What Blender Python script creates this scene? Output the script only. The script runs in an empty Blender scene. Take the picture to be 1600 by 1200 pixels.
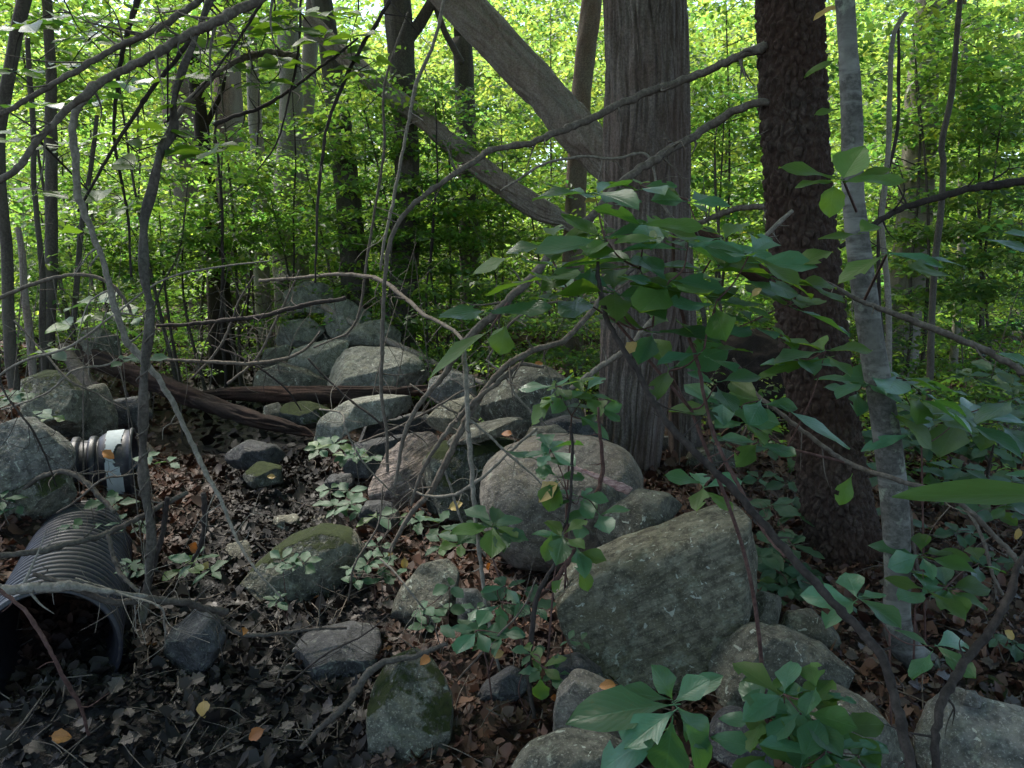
import bpy, math, random
import numpy as np
from mathutils import Vector, Matrix

random.seed(7)
RS = np.random.RandomState(11)
PI = math.pi
sc = bpy.context.scene
COL = sc.collection

# ---------------------------------------------------------------- camera, light, exposure
FPX = 1256.0                      # focal length in pixels of a 1600 px wide picture
PITCH = math.radians(8.0)
CAMZ = 1.45
cam_data = bpy.data.cameras.new('camera')
cam_data.sensor_width = 36.0
cam_data.lens = FPX / 1600.0 * 36.0
cam_data.clip_start = 0.05
cam_data.clip_end = 800.0
cam_data.dof.use_dof = False
cam = bpy.data.objects.new('camera', cam_data)
cam.location = (0, 0, CAMZ)
cam.rotation_euler = (math.radians(90) - PITCH, 0, 0)
COL.objects.link(cam)
sc.camera = cam

SUN_EL = math.radians(60)
SUN_AZ = math.atan2(-0.75, 0.66)          # from +Y towards +X
world = bpy.data.worlds.new('World')
sc.world = world
world.use_nodes = True
wn = world.node_tree
bg = wn.nodes['Background']
sky = wn.nodes.new('ShaderNodeTexSky')
sky.sky_type = 'NISHITA'
sky.sun_disc = False
sky.sun_elevation = SUN_EL
sky.sun_rotation = SUN_AZ % (2 * PI)
sky.air_density = 1.0
sky.dust_density = 2.0
wn.links.new(sky.outputs[0], bg.inputs[0])
bg.inputs[1].default_value = 0.15

sun_data = bpy.data.lights.new('sun', 'SUN')
sun_data.energy = 4.0
sun_data.angle = math.radians(11.0)
sun_data.color = (1.0, 0.95, 0.86)
sun = bpy.data.objects.new('sun', sun_data)
S = Vector((math.sin(SUN_AZ) * math.cos(SUN_EL), math.cos(SUN_AZ) * math.cos(SUN_EL), math.sin(SUN_EL)))
sun.rotation_euler = S.to_track_quat('Z', 'Y').to_euler()
sun.location = (0, 0, 30)
COL.objects.link(sun)

sc.view_settings.view_transform = 'Standard'
sc.view_settings.look = 'None'
sc.view_settings.gamma = 1.0
sc.view_settings.use_curve_mapping = False
sc.view_settings.exposure = 1.72
sc.cycles.max_bounces = 7
sc.cycles.diffuse_bounces = 4
sc.cycles.glossy_bounces = 2
sc.cycles.transmission_bounces = 5
sc.cycles.transparent_max_bounces = 4
sc.cycles.sample_clamp_indirect = 6.0

# ---------------------------------------------------------------- helpers
CAMV = np.array([0, 0, CAMZ])
RV = np.array([1.0, 0, 0])
FV = np.array([0, math.cos(PITCH), -math.sin(PITCH)])
UV_ = np.array([0, math.sin(PITCH), math.cos(PITCH)])

def P(px, py, y):
    """World point seen at pixel px, py of the photograph that stands y metres in front of the camera."""
    d = FV + RV * ((px - 800) / FPX) + UV_ * ((600 - py) / FPX)
    return CAMV + d * (y / d[1])

def mpp(y):                        # metres per photo pixel at distance y
    return y / FPX

def _h(ix, iy, iz, seed):
    n = (ix.astype(np.uint32) * np.uint32(374761393) + iy.astype(np.uint32) * np.uint32(668265263)
         + iz.astype(np.uint32) * np.uint32(2147483647 & 1274126177) + np.uint32(seed * 1013904223 & 0xffffffff))
    n = (n ^ (n >> np.uint32(13))) * np.uint32(1274126177)
    n = n ^ (n >> np.uint32(16))
    return (n & np.uint32(0xffffff)).astype(np.float64) / float(0xffffff)

def vnoise(p, seed=0):
    p = np.asarray(p, float)
    f = np.floor(p); t = p - f; t = t * t * (3 - 2 * t)
    i = f.astype(np.int64) & 0xffffffff
    x, y, z = i[..., 0], i[..., 1], i[..., 2]
    tx, ty, tz = t[..., 0], t[..., 1], t[..., 2]
    r = 0
    for dx in (0, 1):
        for dy in (0, 1):
            for dz in (0, 1):
                w = (tx if dx else 1 - tx) * (ty if dy else 1 - ty) * (tz if dz else 1 - tz)
                r = r + w * _h((x + dx) & 0xffffffff, (y + dy) & 0xffffffff, (z + dz) & 0xffffffff, seed)
    return r * 2 - 1

def fbm(p, oct=4, seed=0, lac=2.1, gain=0.5):
    p = np.asarray(p, float); a = 1.0; s = 0; tot = 0
    for k in range(oct):
        s = s + a * vnoise(p + 17.3 * k, seed + k); tot += a
        p = p * lac; a *= gain
    return s / tot

def cells(p, seed=0):
    """Cellular noise: distance to nearest and second nearest feature point, and the id of the nearest."""
    p = np.asarray(p, float); f = np.floor(p).astype(np.int64)
    d1 = np.full(p.shape[:-1], 9.0); d2 = d1.copy(); cid = np.zeros_like(d1)
    for dx in (-1, 0, 1):
        for dy in (-1, 0, 1):
            for dz in (-1, 0, 1):
                c = f + np.array([dx, dy, dz]); u = c & 0xffffffff
                q = np.stack([c[..., k] + _h(u[..., 0], u[..., 1], u[..., 2], seed + k) for k in range(3)], -1)
                d = np.sqrt(((p - q) ** 2).sum(-1)); i = _h(u[..., 0], u[..., 1], u[..., 2], seed + 9)
                m = d < d1
                d2 = np.where(m, d1, np.minimum(d2, d)); cid = np.where(m, i, cid); d1 = np.where(m, d, d1)
    return d1, d2, cid

def sstep(a, b, x):
    t = np.clip((np.asarray(x, float) - a) / (b - a), 0, 1)
    return t * t * (3 - 2 * t)

def mesh_np(name, V, F, smooth=True, attrs=None, uv=None, mat=None):
    """V (n,3); F: list of int arrays (m,k)."""
    me = bpy.data.meshes.new(name)
    V = np.asarray(V, np.float32)
    Fs = [np.asarray(f, np.int32) for f in (F if isinstance(F, list) else [F]) if len(f)]
    tot = np.concatenate([np.full(len(f), f.shape[1], np.int32) for f in Fs])
    loops = np.concatenate([f.ravel() for f in Fs])
    start = np.concatenate([[0], np.cumsum(tot)[:-1]]).astype(np.int32)
    me.vertices.add(len(V)); me.vertices.foreach_set('co', V.ravel())
    me.loops.add(len(loops)); me.loops.foreach_set('vertex_index', loops)
    me.polygons.add(len(tot)); me.polygons.foreach_set('loop_start', start)
    me.polygons.foreach_set('loop_total', tot)
    if smooth:
        me.polygons.foreach_set('use_smooth', np.ones(len(tot), bool))
    if attrs:
        for k, a in attrs.items():
            a = np.asarray(a, np.float32)
            at = me.attributes.new(k, 'FLOAT_COLOR' if a.ndim == 2 else 'FLOAT', 'POINT')
            if a.ndim == 2:
                a4 = np.ones((len(a), 4), np.float32); a4[:, :3] = a
                at.data.foreach_set('color', a4.ravel())
            else:
                at.data.foreach_set('value', a)
    if uv is not None:
        l = me.uv_layers.new(name='UVMap')
        l.data.foreach_set('uv', np.asarray(uv, np.float32)[loops].ravel())
    me.update(calc_edges=True)
    me.validate()
    if mat: me.materials.append(mat)
    return me

def link(name, me, parent=None, loc=(0, 0, 0)):
    o = bpy.data.objects.new(name, me)
    o.location = loc
    COL.objects.link(o)
    if parent is not None: o.parent = parent
    return o

def tag(o, label=None, cat=None, group=None, kind=None):
    if label: o['label'] = label
    if cat: o['category'] = cat
    if group: o['group'] = group
    if kind: o['kind'] = kind
    return o

def thing(name, label, cat, loc, group=None):
    return tag(link(name, None, None, loc), label, cat, group)

def centred(name, V, F, mat, parent=None, ploc=(0, 0, 0), **kw):
    """Object whose origin lies at the base centre of its vertices (world coordinates in V)."""
    V = np.asarray(V, float)
    if parent is None:
        o = np.array([V[:, 0].mean(), V[:, 1].mean(), V[:, 2].min()])
    else:
        o = np.array(ploc, float)
    me = mesh_np(name, V - o, F, mat=mat, **kw)
    return link(name, me, parent, tuple(o) if parent is None else (0, 0, 0))

def catmull(pts, n):
    """pts (k,d) resampled smoothly to n points, evenly along the length."""
    pts = np.asarray(pts, float)
    if len(pts) == 2:
        t = np.linspace(0, 1, n)[:, None]
        return pts[0] * (1 - t) + pts[1] * t
    q = np.vstack([2 * pts[0] - pts[1], pts, 2 * pts[-1] - pts[-2]])
    out = []
    for i in range(1, len(q) - 2):
        t = np.linspace(0, 1, 16, endpoint=False)[:, None]
        a, b, c, d = q[i - 1], q[i], q[i + 1], q[i + 2]
        out.append(0.5 * ((2 * b) + (-a + c) * t + (2 * a - 5 * b + 4 * c - d) * t ** 2 + (-a + 3 * b - 3 * c + d) * t ** 3))
    out = np.vstack(out + [pts[-1:]])
    L = np.concatenate([[0], np.cumsum(np.linalg.norm(np.diff(out[:, :3], axis=0), axis=1))])
    s = np.linspace(0, L[-1], n)
    return np.stack([np.interp(s, L, out[:, k]) for k in range(out.shape[1])], 1)

def frames(c):
    T = np.gradient(c, axis=0); T /= np.linalg.norm(T, axis=1)[:, None] + 1e-12
    N = np.zeros_like(T)
    a = np.array([0, 1.0, 0]) if abs(T[0][1]) < 0.8 else np.array([1.0, 0, 0])
    n = np.cross(a, T[0]); n /= np.linalg.norm(n)
    for i in range(len(T)):
        n = n - T[i] * n.dot(T[i]); n /= np.linalg.norm(n) + 1e-12
        N[i] = n
    return T, N, np.cross(T, N)

def tube(c, r, ns, off=0, caps=True, disp=None):
    """c (n,3) centres, r (n,) radii -> V, [quads, tris]; disp(theta, s) extra radius."""
    n = len(c); T, N, B = frames(c)
    th = np.linspace(0, 2 * PI, ns, endpoint=False)
    rr = np.repeat(np.asarray(r, float)[:, None], ns, 1)
    if disp is not None:
        s = np.concatenate([[0], np.cumsum(np.linalg.norm(np.diff(c, axis=0), axis=1))])
        rr = rr + disp(np.tile(th, (n, 1)), np.repeat(s[:, None], ns, 1), rr)
    V = c[:, None, :] + rr[..., None] * (np.cos(th)[None, :, None] * N[:, None, :] + np.sin(th)[None, :, None] * B[:, None, :])
    V = V.reshape(-1, 3)
    i = np.arange(n - 1)[:, None] * ns; j = np.arange(ns)[None, :]; j2 = (j + 1) % ns
    Q = np.stack([i + j, i + j2, i + ns + j2, i + ns + j], -1).reshape(-1, 4)
    Tt = np.zeros((0, 3), int)
    if caps:
        V = np.vstack([V, c[:1], c[-1:]])
        k = n * ns; j = np.arange(ns); j2 = (j + 1) % ns; e = (n - 1) * ns
        Tt = np.vstack([np.stack([np.full(ns, k), j2, j], 1), np.stack([np.full(ns, k + 1), e + j, e + j2], 1)])
    return V, Q + off, Tt + off

class Geo:
    def __init__(s): s.V = []; s.Q = []; s.T = []; s.n = 0; s.A = []
    def add(s, V, Q=None, T=None, a=None):
        s.V.append(V)
        if Q is not None and len(Q): s.Q.append(np.asarray(Q) + s.n)
        if T is not None and len(T): s.T.append(np.asarray(T) + s.n)
        if a is not None: s.A.append(np.tile(a, (len(V), 1)) if np.ndim(a) == 1 else a)
        s.n += len(V)
    def tube(s, c, r, ns, **k):
        V, Q, T = tube(np.asarray(c, float), r, ns, **k); s.add(V, Q, T)
    def out(s):
        F = []
        if s.Q: F.append(np.vstack(s.Q))
        if s.T: F.append(np.vstack(s.T))
        return np.vstack(s.V), F

# ---------------------------------------------------------------- materials
def newmat(name):
    m = bpy.data.materials.new(name); m.use_nodes = True
    nt = m.node_tree
    for n in list(nt.nodes): nt.nodes.remove(n)
    out = nt.nodes.new('ShaderNodeOutputMaterial')
    return m, nt, out

class N:
    """Small node-graph writer."""
    def __init__(s, nt): s.nt = nt
    def new(s, t, **kw):
        n = s.nt.nodes.new(t)
        for k, v in kw.items():
            if k.startswith('i_'):
                key = k[2:]
                key = int(key) if key.isdigit() else key.replace('_', ' ')
                s.set(n.inputs[key], v)
            else: setattr(n, k, v)
        return n
    def set(s, inp, v):
        if isinstance(v, bpy.types.NodeSocket): s.nt.links.new(v, inp)
        elif isinstance(v, bpy.types.Node): s.nt.links.new(v.outputs[0], inp)
        elif isinstance(v, (tuple, list)) and len(v) == 3 and inp.type == 'RGBA': inp.default_value = (*v, 1)
        else: inp.default_value = v
    def noise(s, vec, scale, detail=4, rough=0.55, dist=0.0):
        n = s.new('ShaderNodeTexNoise', i_Scale=scale, i_Detail=detail, i_Roughness=rough, i_Distortion=dist)
        if vec is not None: s.set(n.inputs['Vector'], vec)
        return n.outputs['Fac']
    def voro(s, vec, scale, feat='F1'):
        n = s.new('ShaderNodeTexVoronoi', i_Scale=scale, feature=feat)
        if vec is not None: s.set(n.inputs['Vector'], vec)
        return n
    def map(s, vec, scale=(1, 1, 1)):
        n = s.new('ShaderNodeMapping'); s.set(n.inputs['Vector'], vec); n.inputs['Scale'].default_value = scale
        return n.outputs[0]
    def ramp(s, fac, stops):
        n = s.new('ShaderNodeValToRGB'); s.set(n.inputs[0], fac)
        e = n.color_ramp.elements
        while len(e) < len(stops): e.new(0.5)
        for k, (p, c) in enumerate(stops):
            e[k].position = p
            e[k].color = (c, c, c, 1) if not isinstance(c, (tuple, list)) else (*c, 1)
        return n.outputs[0]
    def mix(s, f, a, b, mode='MIX'):
        n = s.new('ShaderNodeMix', data_type='RGBA', blend_type=mode)
        s.set(n.inputs[0], f); s.set(n.inputs[6], a); s.set(n.inputs[7], b)
        return n.outputs[2]
    def math(s, op, a, b=0.0):
        n = s.new('ShaderNodeMath', operation=op); s.set(n.inputs[0], a); s.set(n.inputs[1], b)
        return n.outputs[0]
    def bump(s, h, strength=0.5, dist=0.01, nrm=None):
        n = s.new('ShaderNodeBump', i_Strength=strength, i_Distance=dist); s.set(n.inputs['Height'], h)
        if nrm is not None: s.set(n.inputs['Normal'], nrm)
        return n.outputs[0]
    def obj(s): return s.new('ShaderNodeTexCoord').outputs['Object']
    def attr(s, name): return s.new('ShaderNodeAttribute', attribute_name=name).outputs['Color']
    def rnd(s): return s.new('ShaderNodeObjectInfo').outputs['Random']
    def bsdf(s, col, rough=0.8, spec=0.3, nrm=None):
        b = s.new('ShaderNodeBsdfPrincipled')
        s.set(b.inputs['Base Color'], col); s.set(b.inputs['Roughness'], rough)
        s.set(b.inputs['Specular IOR Level'], spec)
        if nrm is not None: s.set(b.inputs['Normal'], nrm)
        return b

def rock_mat(name, base, dark, lichen=0.4, moss=0.0, strata=0.0, warm=None, rough=0.82):
    m, nt, out = newmat(name); g = N(nt); v = g.obj()
    n1 = g.noise(v, 3.2, 6, 0.6, 0.4); n2 = g.noise(v, 22, 5, 0.65); n3 = g.noise(v, 110, 3, 0.7)
    c = g.mix(g.ramp(n1, [(0.36, 0.0), (0.66, 1.0)]), dark, base)
    if warm: c = g.mix(g.ramp(g.noise(v, 2.1, 3), [(0.5, 0.0), (0.68, 0.8)]), c, warm)
    if strata:
        se = g.new('ShaderNodeSeparateXYZ'); g.set(se.inputs[0], v)
        bz = g.math('ADD', g.math('MULTIPLY', se.outputs[2], 34.0), g.math('MULTIPLY', se.outputs[0], -15.0))
        cb = g.new('ShaderNodeCombineXYZ'); g.set(cb.inputs[0], g.math('MULTIPLY', se.outputs[0], 4.5)); g.set(cb.inputs[1], g.math('MULTIPLY', se.outputs[1], 4.5)); g.set(cb.inputs[2], bz); sv = cb.outputs[0]
        sn = g.noise(sv, 1.6, 5, 0.6, 0.6)
        c = g.mix(g.math('MULTIPLY', g.ramp(sn, [(0.42, 0.0), (0.6, 1.0)]), strata), c, tuple(x * 1.7 for x in base))
    c = g.mix(g.ramp(n2, [(0.40, 0.8), (0.58, 0.0)]), c, tuple(x * 0.45 for x in dark))
    n4 = g.noise(v, 7.5, 6, 0.7, 1.2)
    c = g.mix(g.ramp(n4, [(0.52, 0.0), (0.60, 0.6)]), c, tuple(x * k for x, k in zip(base, (0.62, 0.60, 0.50))))
    c = g.mix(g.ramp(n3, [(0.55, 0.0), (0.70, 0.55)]), c, tuple(min(1, x * 2.0) for x in base))
    if lichen:
        lw = g.noise(v, 9, 6, 0.75, 0.3)
        lm = g.ramp(lw, [(0.60 - 0.10 * lichen, 0.0), (0.68, 1.0)])
        sp = g.voro(v, 60).outputs['Distance']
        lm = g.math('MULTIPLY', lm, g.ramp(sp, [(0.25, 1.0), (0.7, 0.25)]))
        c = g.mix(g.math('MULTIPLY', lm, min(1, 0.55 + 0.4 * lichen)), c, (0.33, 0.36, 0.28))
        l2 = g.noise(v, 24, 3, 0.6, 0.8)
        c = g.mix(g.math('MULTIPLY', g.ramp(l2, [(0.645, 0.0), (0.66, 0.85)]), min(1, lichen * 1.5)), c, (0.42, 0.44, 0.37))
    h = g.math('ADD', g.math('ADD', g.math('MULTIPLY', n2, 1.1), g.math('MULTIPLY', n4, 1.6)), g.math('MULTIPLY', n3, 0.5))
    if strata: h = g.math('ADD', h, g.math('MULTIPLY', sn, 3.0 * strata))
    if moss:
        nz = g.new('ShaderNodeSeparateXYZ'); g.set(nz.inputs[0], g.new('ShaderNodeNewGeometry').outputs['Normal'])
        mm = g.math('ADD', g.math('MULTIPLY', nz.outputs[2], 0.35), g.noise(v, 5.5, 6, 0.7))
        mk = g.ramp(mm, [(0.80 - 0.22 * moss, 0.0), (0.87 - 0.22 * moss, 1.0)])
        mc = g.mix(g.noise(v, 45, 4), (0.012, 0.022, 0.006), (0.075, 0.10, 0.018))
        c = g.mix(mk, c, mc)
        h = g.math('ADD', h, g.math('MULTIPLY', g.math('MULTIPLY', mk, g.noise(v, 260, 3, 0.8)), 2.2))
    b = g.bsdf(c, rough, 0.28, g.bump(h, 1.0, 0.016))
    nt.links.new(b.outputs[0], out.inputs[0])
    return m

def bark_mat(name, a, b_, c_=None, sx=40, sz=4, lichen=0.0, patch=None, rough=0.9, bdist=0.01):
    m, nt, out = newmat(name); g = N(nt); v = g.obj()
    sv = g.map(v, (sx, sx, sz))
    n1 = g.noise(sv, 1.0, 6, 0.65, 0.3); n2 = g.noise(v, 2.5, 4); n3 = g.noise(v, 70, 4, 0.7)
    c = g.mix(g.ramp(n1, [(0.35, 0.0), (0.65, 1.0)]), a, b_)
    if c_: c = g.mix(g.ramp(n2, [(0.42, 0.0), (0.62, 0.85)]), c, c_)
    c = g.mix(g.ramp(n3, [(0.4, 0.55), (0.6, 0.0)]), c, tuple(x * 0.4 for x in a))
    if lichen:
        lm = g.ramp(g.noise(v, 11, 5, 0.7), [(0.56, 0.0), (0.66, lichen)])
        c = g.mix(lm, c, (0.26, 0.29, 0.22))
    if patch:
        bands = g.noise(g.map(v, (4, 4, 16)), 1.0, 4, 0.6)
        c = g.mix(g.ramp(bands, [(0.52, 0.0), (0.62, 0.8)]), c, patch)
    h = g.math('ADD', n1, g.math('MULTIPLY', n3, 0.5))
    at = g.new('ShaderNodeAttribute', attribute_name='groove')
    c = g.mix(g.math('MULTIPLY', at.outputs['Fac'], 0.55), c, c_ or b_)
    b = g.bsdf(c, rough, 0.2, g.bump(h, 0.7, bdist))
    nt.links.new(b.outputs[0], out.inputs[0])
    return m

def leaf_mat(name, col, trans, wt=0.45, rough=0.42, attr=True, veins=False, var=0.25, spec=0.5):
    m, nt, out = newmat(name); g = N(nt)
    if attr:
        tint = g.attr('tint')
        c = g.mix(1.0, col, tint, 'MULTIPLY'); t = g.mix(1.0, trans, tint, 'MULTIPLY')
    else:
        r = g.rnd()
        hs = g.new('ShaderNodeHueSaturation', i_Color=col)
        g.set(hs.inputs['Hue'], g.math('ADD', 0.5 - 0.04 * var, g.math('MULTIPLY', r, 0.11 * var)))
        g.set(hs.inputs['Value'], g.math('ADD', 1 - var, g.math('MULTIPLY', r, 2 * var)))
        c = hs.outputs[0]; t = g.mix(0.0, trans, trans)
    nrm = None
    if veins:
        uv = g.new('ShaderNodeTexCoord').outputs['UV']
        se = g.new('ShaderNodeSeparateXYZ'); g.set(se.inputs[0], uv)
        ax = g.math('ABSOLUTE', g.math('SUBTRACT', se.outputs[0], 0.5))
        mid = g.ramp(ax, [(0.0, 1.0), (0.035, 0.0)])
        ph = g.math('SUBTRACT', g.math('MULTIPLY', se.outputs[1], 9.0), g.math('MULTIPLY', ax, 7.0))
        sv = g.math('ABSOLUTE', g.math('SUBTRACT', g.math('FRACT', ph), 0.5))
        side = g.ramp(sv, [(0.0, 0.7), (0.11, 0.0)])
        vein = g.math('MAXIMUM', mid, side)
        c = g.mix(g.math('MULTIPLY', vein, 0.4), c, tuple(min(1, x * 1.8 + 0.01) for x in col))
        bl = g.noise(g.obj(), 30, 5, 0.7)
        c = g.mix(g.ramp(bl, [(0.60, 0.0), (0.64, 0.75)]), c, (0.09, 0.06, 0.02))
        c = g.mix(g.ramp(g.noise(g.obj(), 9, 3), [(0.35, 0.35), (0.6, 0.0)]), c, tuple(x * 0.5 for x in col))
        nrm = g.bump(g.math('SUBTRACT', g.math('MULTIPLY', sv, 0.9), mid), 0.4, 0.002)
    b = g.bsdf(c, rough, spec, nrm)
    tr = g.new('ShaderNodeBsdfTranslucent'); g.set(tr.inputs[0], t)
    mx = g.new('ShaderNodeMixShader', i_0=wt)
    nt.links.new(b.outputs[0], mx.inputs[1]); nt.links.new(tr.outputs[0], mx.inputs[2])
    nt.links.new(mx.outputs[0], out.inputs[0])
    return m

M = {}
M['rock_grey'] = rock_mat('rock_grey', (0.17, 0.162, 0.13), (0.078, 0.074, 0.057), 0.55)
M['rock_slab'] = rock_mat('rock_slab', (0.185, 0.172, 0.125), (0.088, 0.08, 0.056), 0.6, strata=0.42)
M['rock_smooth'] = rock_mat('rock_smooth', (0.225, 0.198, 0.165), (0.14, 0.125, 0.105), 0.15, warm=(0.20, 0.145, 0.105))
M['rock_pale'] = rock_mat('rock_pale', (0.21, 0.205, 0.185), (0.10, 0.098, 0.088), 0.5)
M['rock_moss'] = rock_mat('rock_moss', (0.12, 0.12, 0.10), (0.05, 0.055, 0.045), 0.35, moss=0.85)
M['rock_mossy_top'] = rock_mat('rock_mossy_top', (0.20, 0.195, 0.155), (0.095, 0.095, 0.075), 0.4, moss=0.5)
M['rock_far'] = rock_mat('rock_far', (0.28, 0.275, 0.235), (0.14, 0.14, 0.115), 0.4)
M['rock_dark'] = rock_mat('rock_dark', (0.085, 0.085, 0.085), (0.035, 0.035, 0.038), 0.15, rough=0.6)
M['rock_pink'] = rock_mat('rock_pink', (0.22, 0.175, 0.15), (0.12, 0.096, 0.085), 0.1, strata=0.6)
M['rock_tan'] = rock_mat('rock_tan', (0.26, 0.235, 0.175), (0.13, 0.12, 0.085), 0.5)

M['bark_cedar'] = bark_mat('bark_cedar', (0.075, 0.058, 0.048), (0.23, 0.20, 0.175), (0.12, 0.085, 0.07), 45, 2.2)
M['bark_cherry'] = bark_mat('bark_cherry', (0.022, 0.015, 0.012), (0.092, 0.068, 0.055), (0.05, 0.028, 0.02), 26, 18, bdist=0.008)
M['bark_grey'] = bark_mat('bark_grey', (0.07, 0.067, 0.06), (0.14, 0.135, 0.12), None, 12, 26, lichen=0.7, patch=(0.19, 0.19, 0.175), bdist=0.003)
M['bark_brown'] = bark_mat('bark_brown', (0.055, 0.045, 0.038), (0.12, 0.10, 0.085), (0.09, 0.085, 0.07), 22, 4)
M['bark_red'] = bark_mat('bark_red', (0.12, 0.075, 0.06), (0.22, 0.15, 0.12), (0.2, 0.17, 0.15), 22, 4)
M['bark_pale'] = bark_mat('bark_pale', (0.17, 0.15, 0.13), (0.27, 0.25, 0.22), (0.22, 0.20, 0.16), 20, 5)
M['bark_dead'] = bark_mat('bark_dead', (0.16, 0.12, 0.10), (0.30, 0.25, 0.21), (0.24, 0.22, 0.19), 24, 3)
M['wood_rot'] = bark_mat('wood_rot', (0.028, 0.015, 0.011), (0.075, 0.04, 0.028), (0.022, 0.017, 0.014), 5, 30)
M['log_dark'] = bark_mat('log_dark', (0.013, 0.009, 0.008), (0.036, 0.025, 0.02), (0.03, 0.022, 0.016), 12, 12)
M['twig'] = bark_mat('twig', (0.09, 0.072, 0.058), (0.17, 0.145, 0.12), None, 30, 8, bdist=0.002)
M['twig_pale'] = bark_mat('twig_pale', (0.16, 0.14, 0.115), (0.27, 0.24, 0.2), None, 30, 8, bdist=0.002)
M['twig_dark'] = bark_mat('twig_dark', (0.028, 0.022, 0.02), (0.06, 0.048, 0.042), None, 30, 8, bdist=0.002)
M['twig_red'] = bark_mat('twig_red', (0.075, 0.04, 0.034), (0.13, 0.075, 0.065), None, 30, 8, bdist=0.002)

M['leaf_far'] = leaf_mat('leaf_far', (0.085, 0.13, 0.035), (0.34, 0.49, 0.085), 0.6, 0.5)  # paler, less saturated green stands in for haze over the far foliage
M['leaf_mid'] = leaf_mat('leaf_mid', (0.06, 0.115, 0.03), (0.24, 0.42, 0.055), 0.55, 0.42)
M['leaf_shade'] = leaf_mat('leaf_shade', (0.05, 0.10, 0.03), (0.26, 0.42, 0.07), 0.5, 0.42)
M['leaf_shrub'] = leaf_mat('leaf_shrub', (0.045, 0.125, 0.066), (0.17, 0.38, 0.035), 0.36, 0.38, attr=False, veins=True, var=0.5, spec=0.6)
M['leaf_shrub_light'] = leaf_mat('leaf_shrub_light', (0.055, 0.115, 0.028), (0.2, 0.36, 0.02), 0.45, 0.5, attr=False, veins=True, var=0.25)
M['leaf_creeper'] = leaf_mat('leaf_creeper', (0.034, 0.085, 0.040), (0.10, 0.22, 0.04), 0.3, 0.6, attr=False, veins=True, var=0.3)
M['leaf_yellow'] = leaf_mat('leaf_yellow', (0.38, 0.26, 0.08), (0.5, 0.32, 0.05), 0.25, 0.5, attr=False, veins=True, var=0.15)
M['leaf_orange'] = leaf_mat('leaf_orange', (0.32, 0.12, 0.03), (0.5, 0.16, 0.02), 0.25, 0.5, attr=False, veins=True, var=0.15)
M['leaf_dead'] = leaf_mat('leaf_dead', (0.9, 0.9, 0.9), (0.6, 0.4, 0.2), 0.1, 0.6, attr=True, spec=0.3)
M['leaf_dead_one'] = leaf_mat('leaf_dead_one', (0.048, 0.038, 0.034), (0.2, 0.12, 0.06), 0.1, 0.5, attr=False, veins=True, var=0.45, spec=0.45)
# ---------------------------------------------------------------- terrain
def xw(y): return np.interp(y, [0, 2, 2.9, 4, 5.2, 8.5, 11, 16, 40], [1.8, 1.0, 0.62, 0.2, -0.15, -1.4, -2.5, -3.5, -6])
def xl(y): return np.interp(y, [0, 2, 3, 4.5, 6, 10, 16, 40], [-2.2, -2.0, -1.95, -1.9, -2.5, -4.2, -6, -12])

def ground_z(x, y):
    x = np.asarray(x, float); y = np.asarray(y, float)
    p = np.stack([x, y, 0 * x], -1)
    z = 0.028 * np.clip(y - 4.5, 0, 60) + 0.01 * np.clip(y - 10, 0, 50)
    z = z + np.interp(y, [0, 1.8, 2.6, 3.3, 4.3], [-.26, -.22, -.14, -.06, 0])
    z = z + 0.05 * sstep(-0.15, 0.75, x - xw(y)) * sstep(14, 8, y)
    z = z + 0.12 * np.exp(-((x + 1.5) ** 2 / 0.15 + (y - 2.6) ** 2 / 0.12))
    z = z + 0.20 * np.exp(-((x + 2.35) ** 2 / 0.22 + (y - 4.45) ** 2 / 0.5))
    z = z + 0.50 * sstep(0.0, 1.5, xl(y) - x) * sstep(16, 6, y)
    z = z + 0.05 * fbm(p * 0.9, 3, 5) + 0.22 * fbm(p * 0.16, 2, 8) * sstep(7, 20, y)
    z = z + 0.022 * fbm(p * 5.0, 3, 21)
    return z

def gz(x, y): return float(ground_z(np.array([x]), np.array([y]))[0])
def xb(y): return np.interp(y, [0, 2, 2.6, 3.5, 4.4, 6, 8.5, 11], [-.2, -.3, -.35, -.5, -.8, -1.3, -2.3, -3])
def bed(x, y):                      # 1 inside the wet channel
    return sstep(-0.25, 0.3, xb(y) - x) * sstep(-0.2, 0.4, x - xl(y)) * sstep(13, 9, y)

def axis_(lo, hi, fine_lo, fine_hi, step, grow=1.13):
    a = list(np.arange(fine_lo, fine_hi, step))
    s = step; x = a[-1]
    while x < hi: s *= grow; x += s; a.append(x)
    s = step; x = a[0]
    while x > lo: s *= grow; x -= s; a.insert(0, x)
    return np.array(a)
gx = axis_(-400, 400, -4.2, 4.2, 0.022)
gy = axis_(-400, 500, 1.3, 7.5, 0.022, 1.035)
X, Y = np.meshgrid(gx, gy)
Z = ground_z(X, Y)
pf = np.stack([X, Y, 0 * X], -1)
near = (np.abs(X) < 6) & (Y > 0) & (Y < 12)
det = np.zeros_like(Z)
det[near] = 0.012 * fbm(pf[near] * 19, 3, 31)
Z = Z + det
nx, ny = len(gx), len(gy)
i = np.arange(ny - 1)[:, None] * nx + np.arange(nx - 1)[None, :]
Q = np.stack([i, i + 1, i + nx + 1, i + nx], -1).reshape(-1, 4)
m, nt, out = newmat('ground_soil'); g = N(nt)
v = g.obj(); w = g.new('ShaderNodeAttribute', attribute_name='wet').outputs['Fac']
n1 = g.noise(v, 2.2, 5, 0.6); n2 = g.noise(v, 26, 5, 0.7); n3 = g.noise(v, 120, 3, 0.7)
dry = g.mix(n2, (0.022, 0.015, 0.011), (0.075, 0.047, 0.034))
wetc = g.mix(n2, (0.010, 0.009, 0.0095), (0.045, 0.039, 0.038))
c = g.mix(w, dry, wetc)
c = g.mix(g.ramp(n3, [(0.62, 0.0), (0.78, 0.4)]), c, (0.09, 0.065, 0.05))
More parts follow.
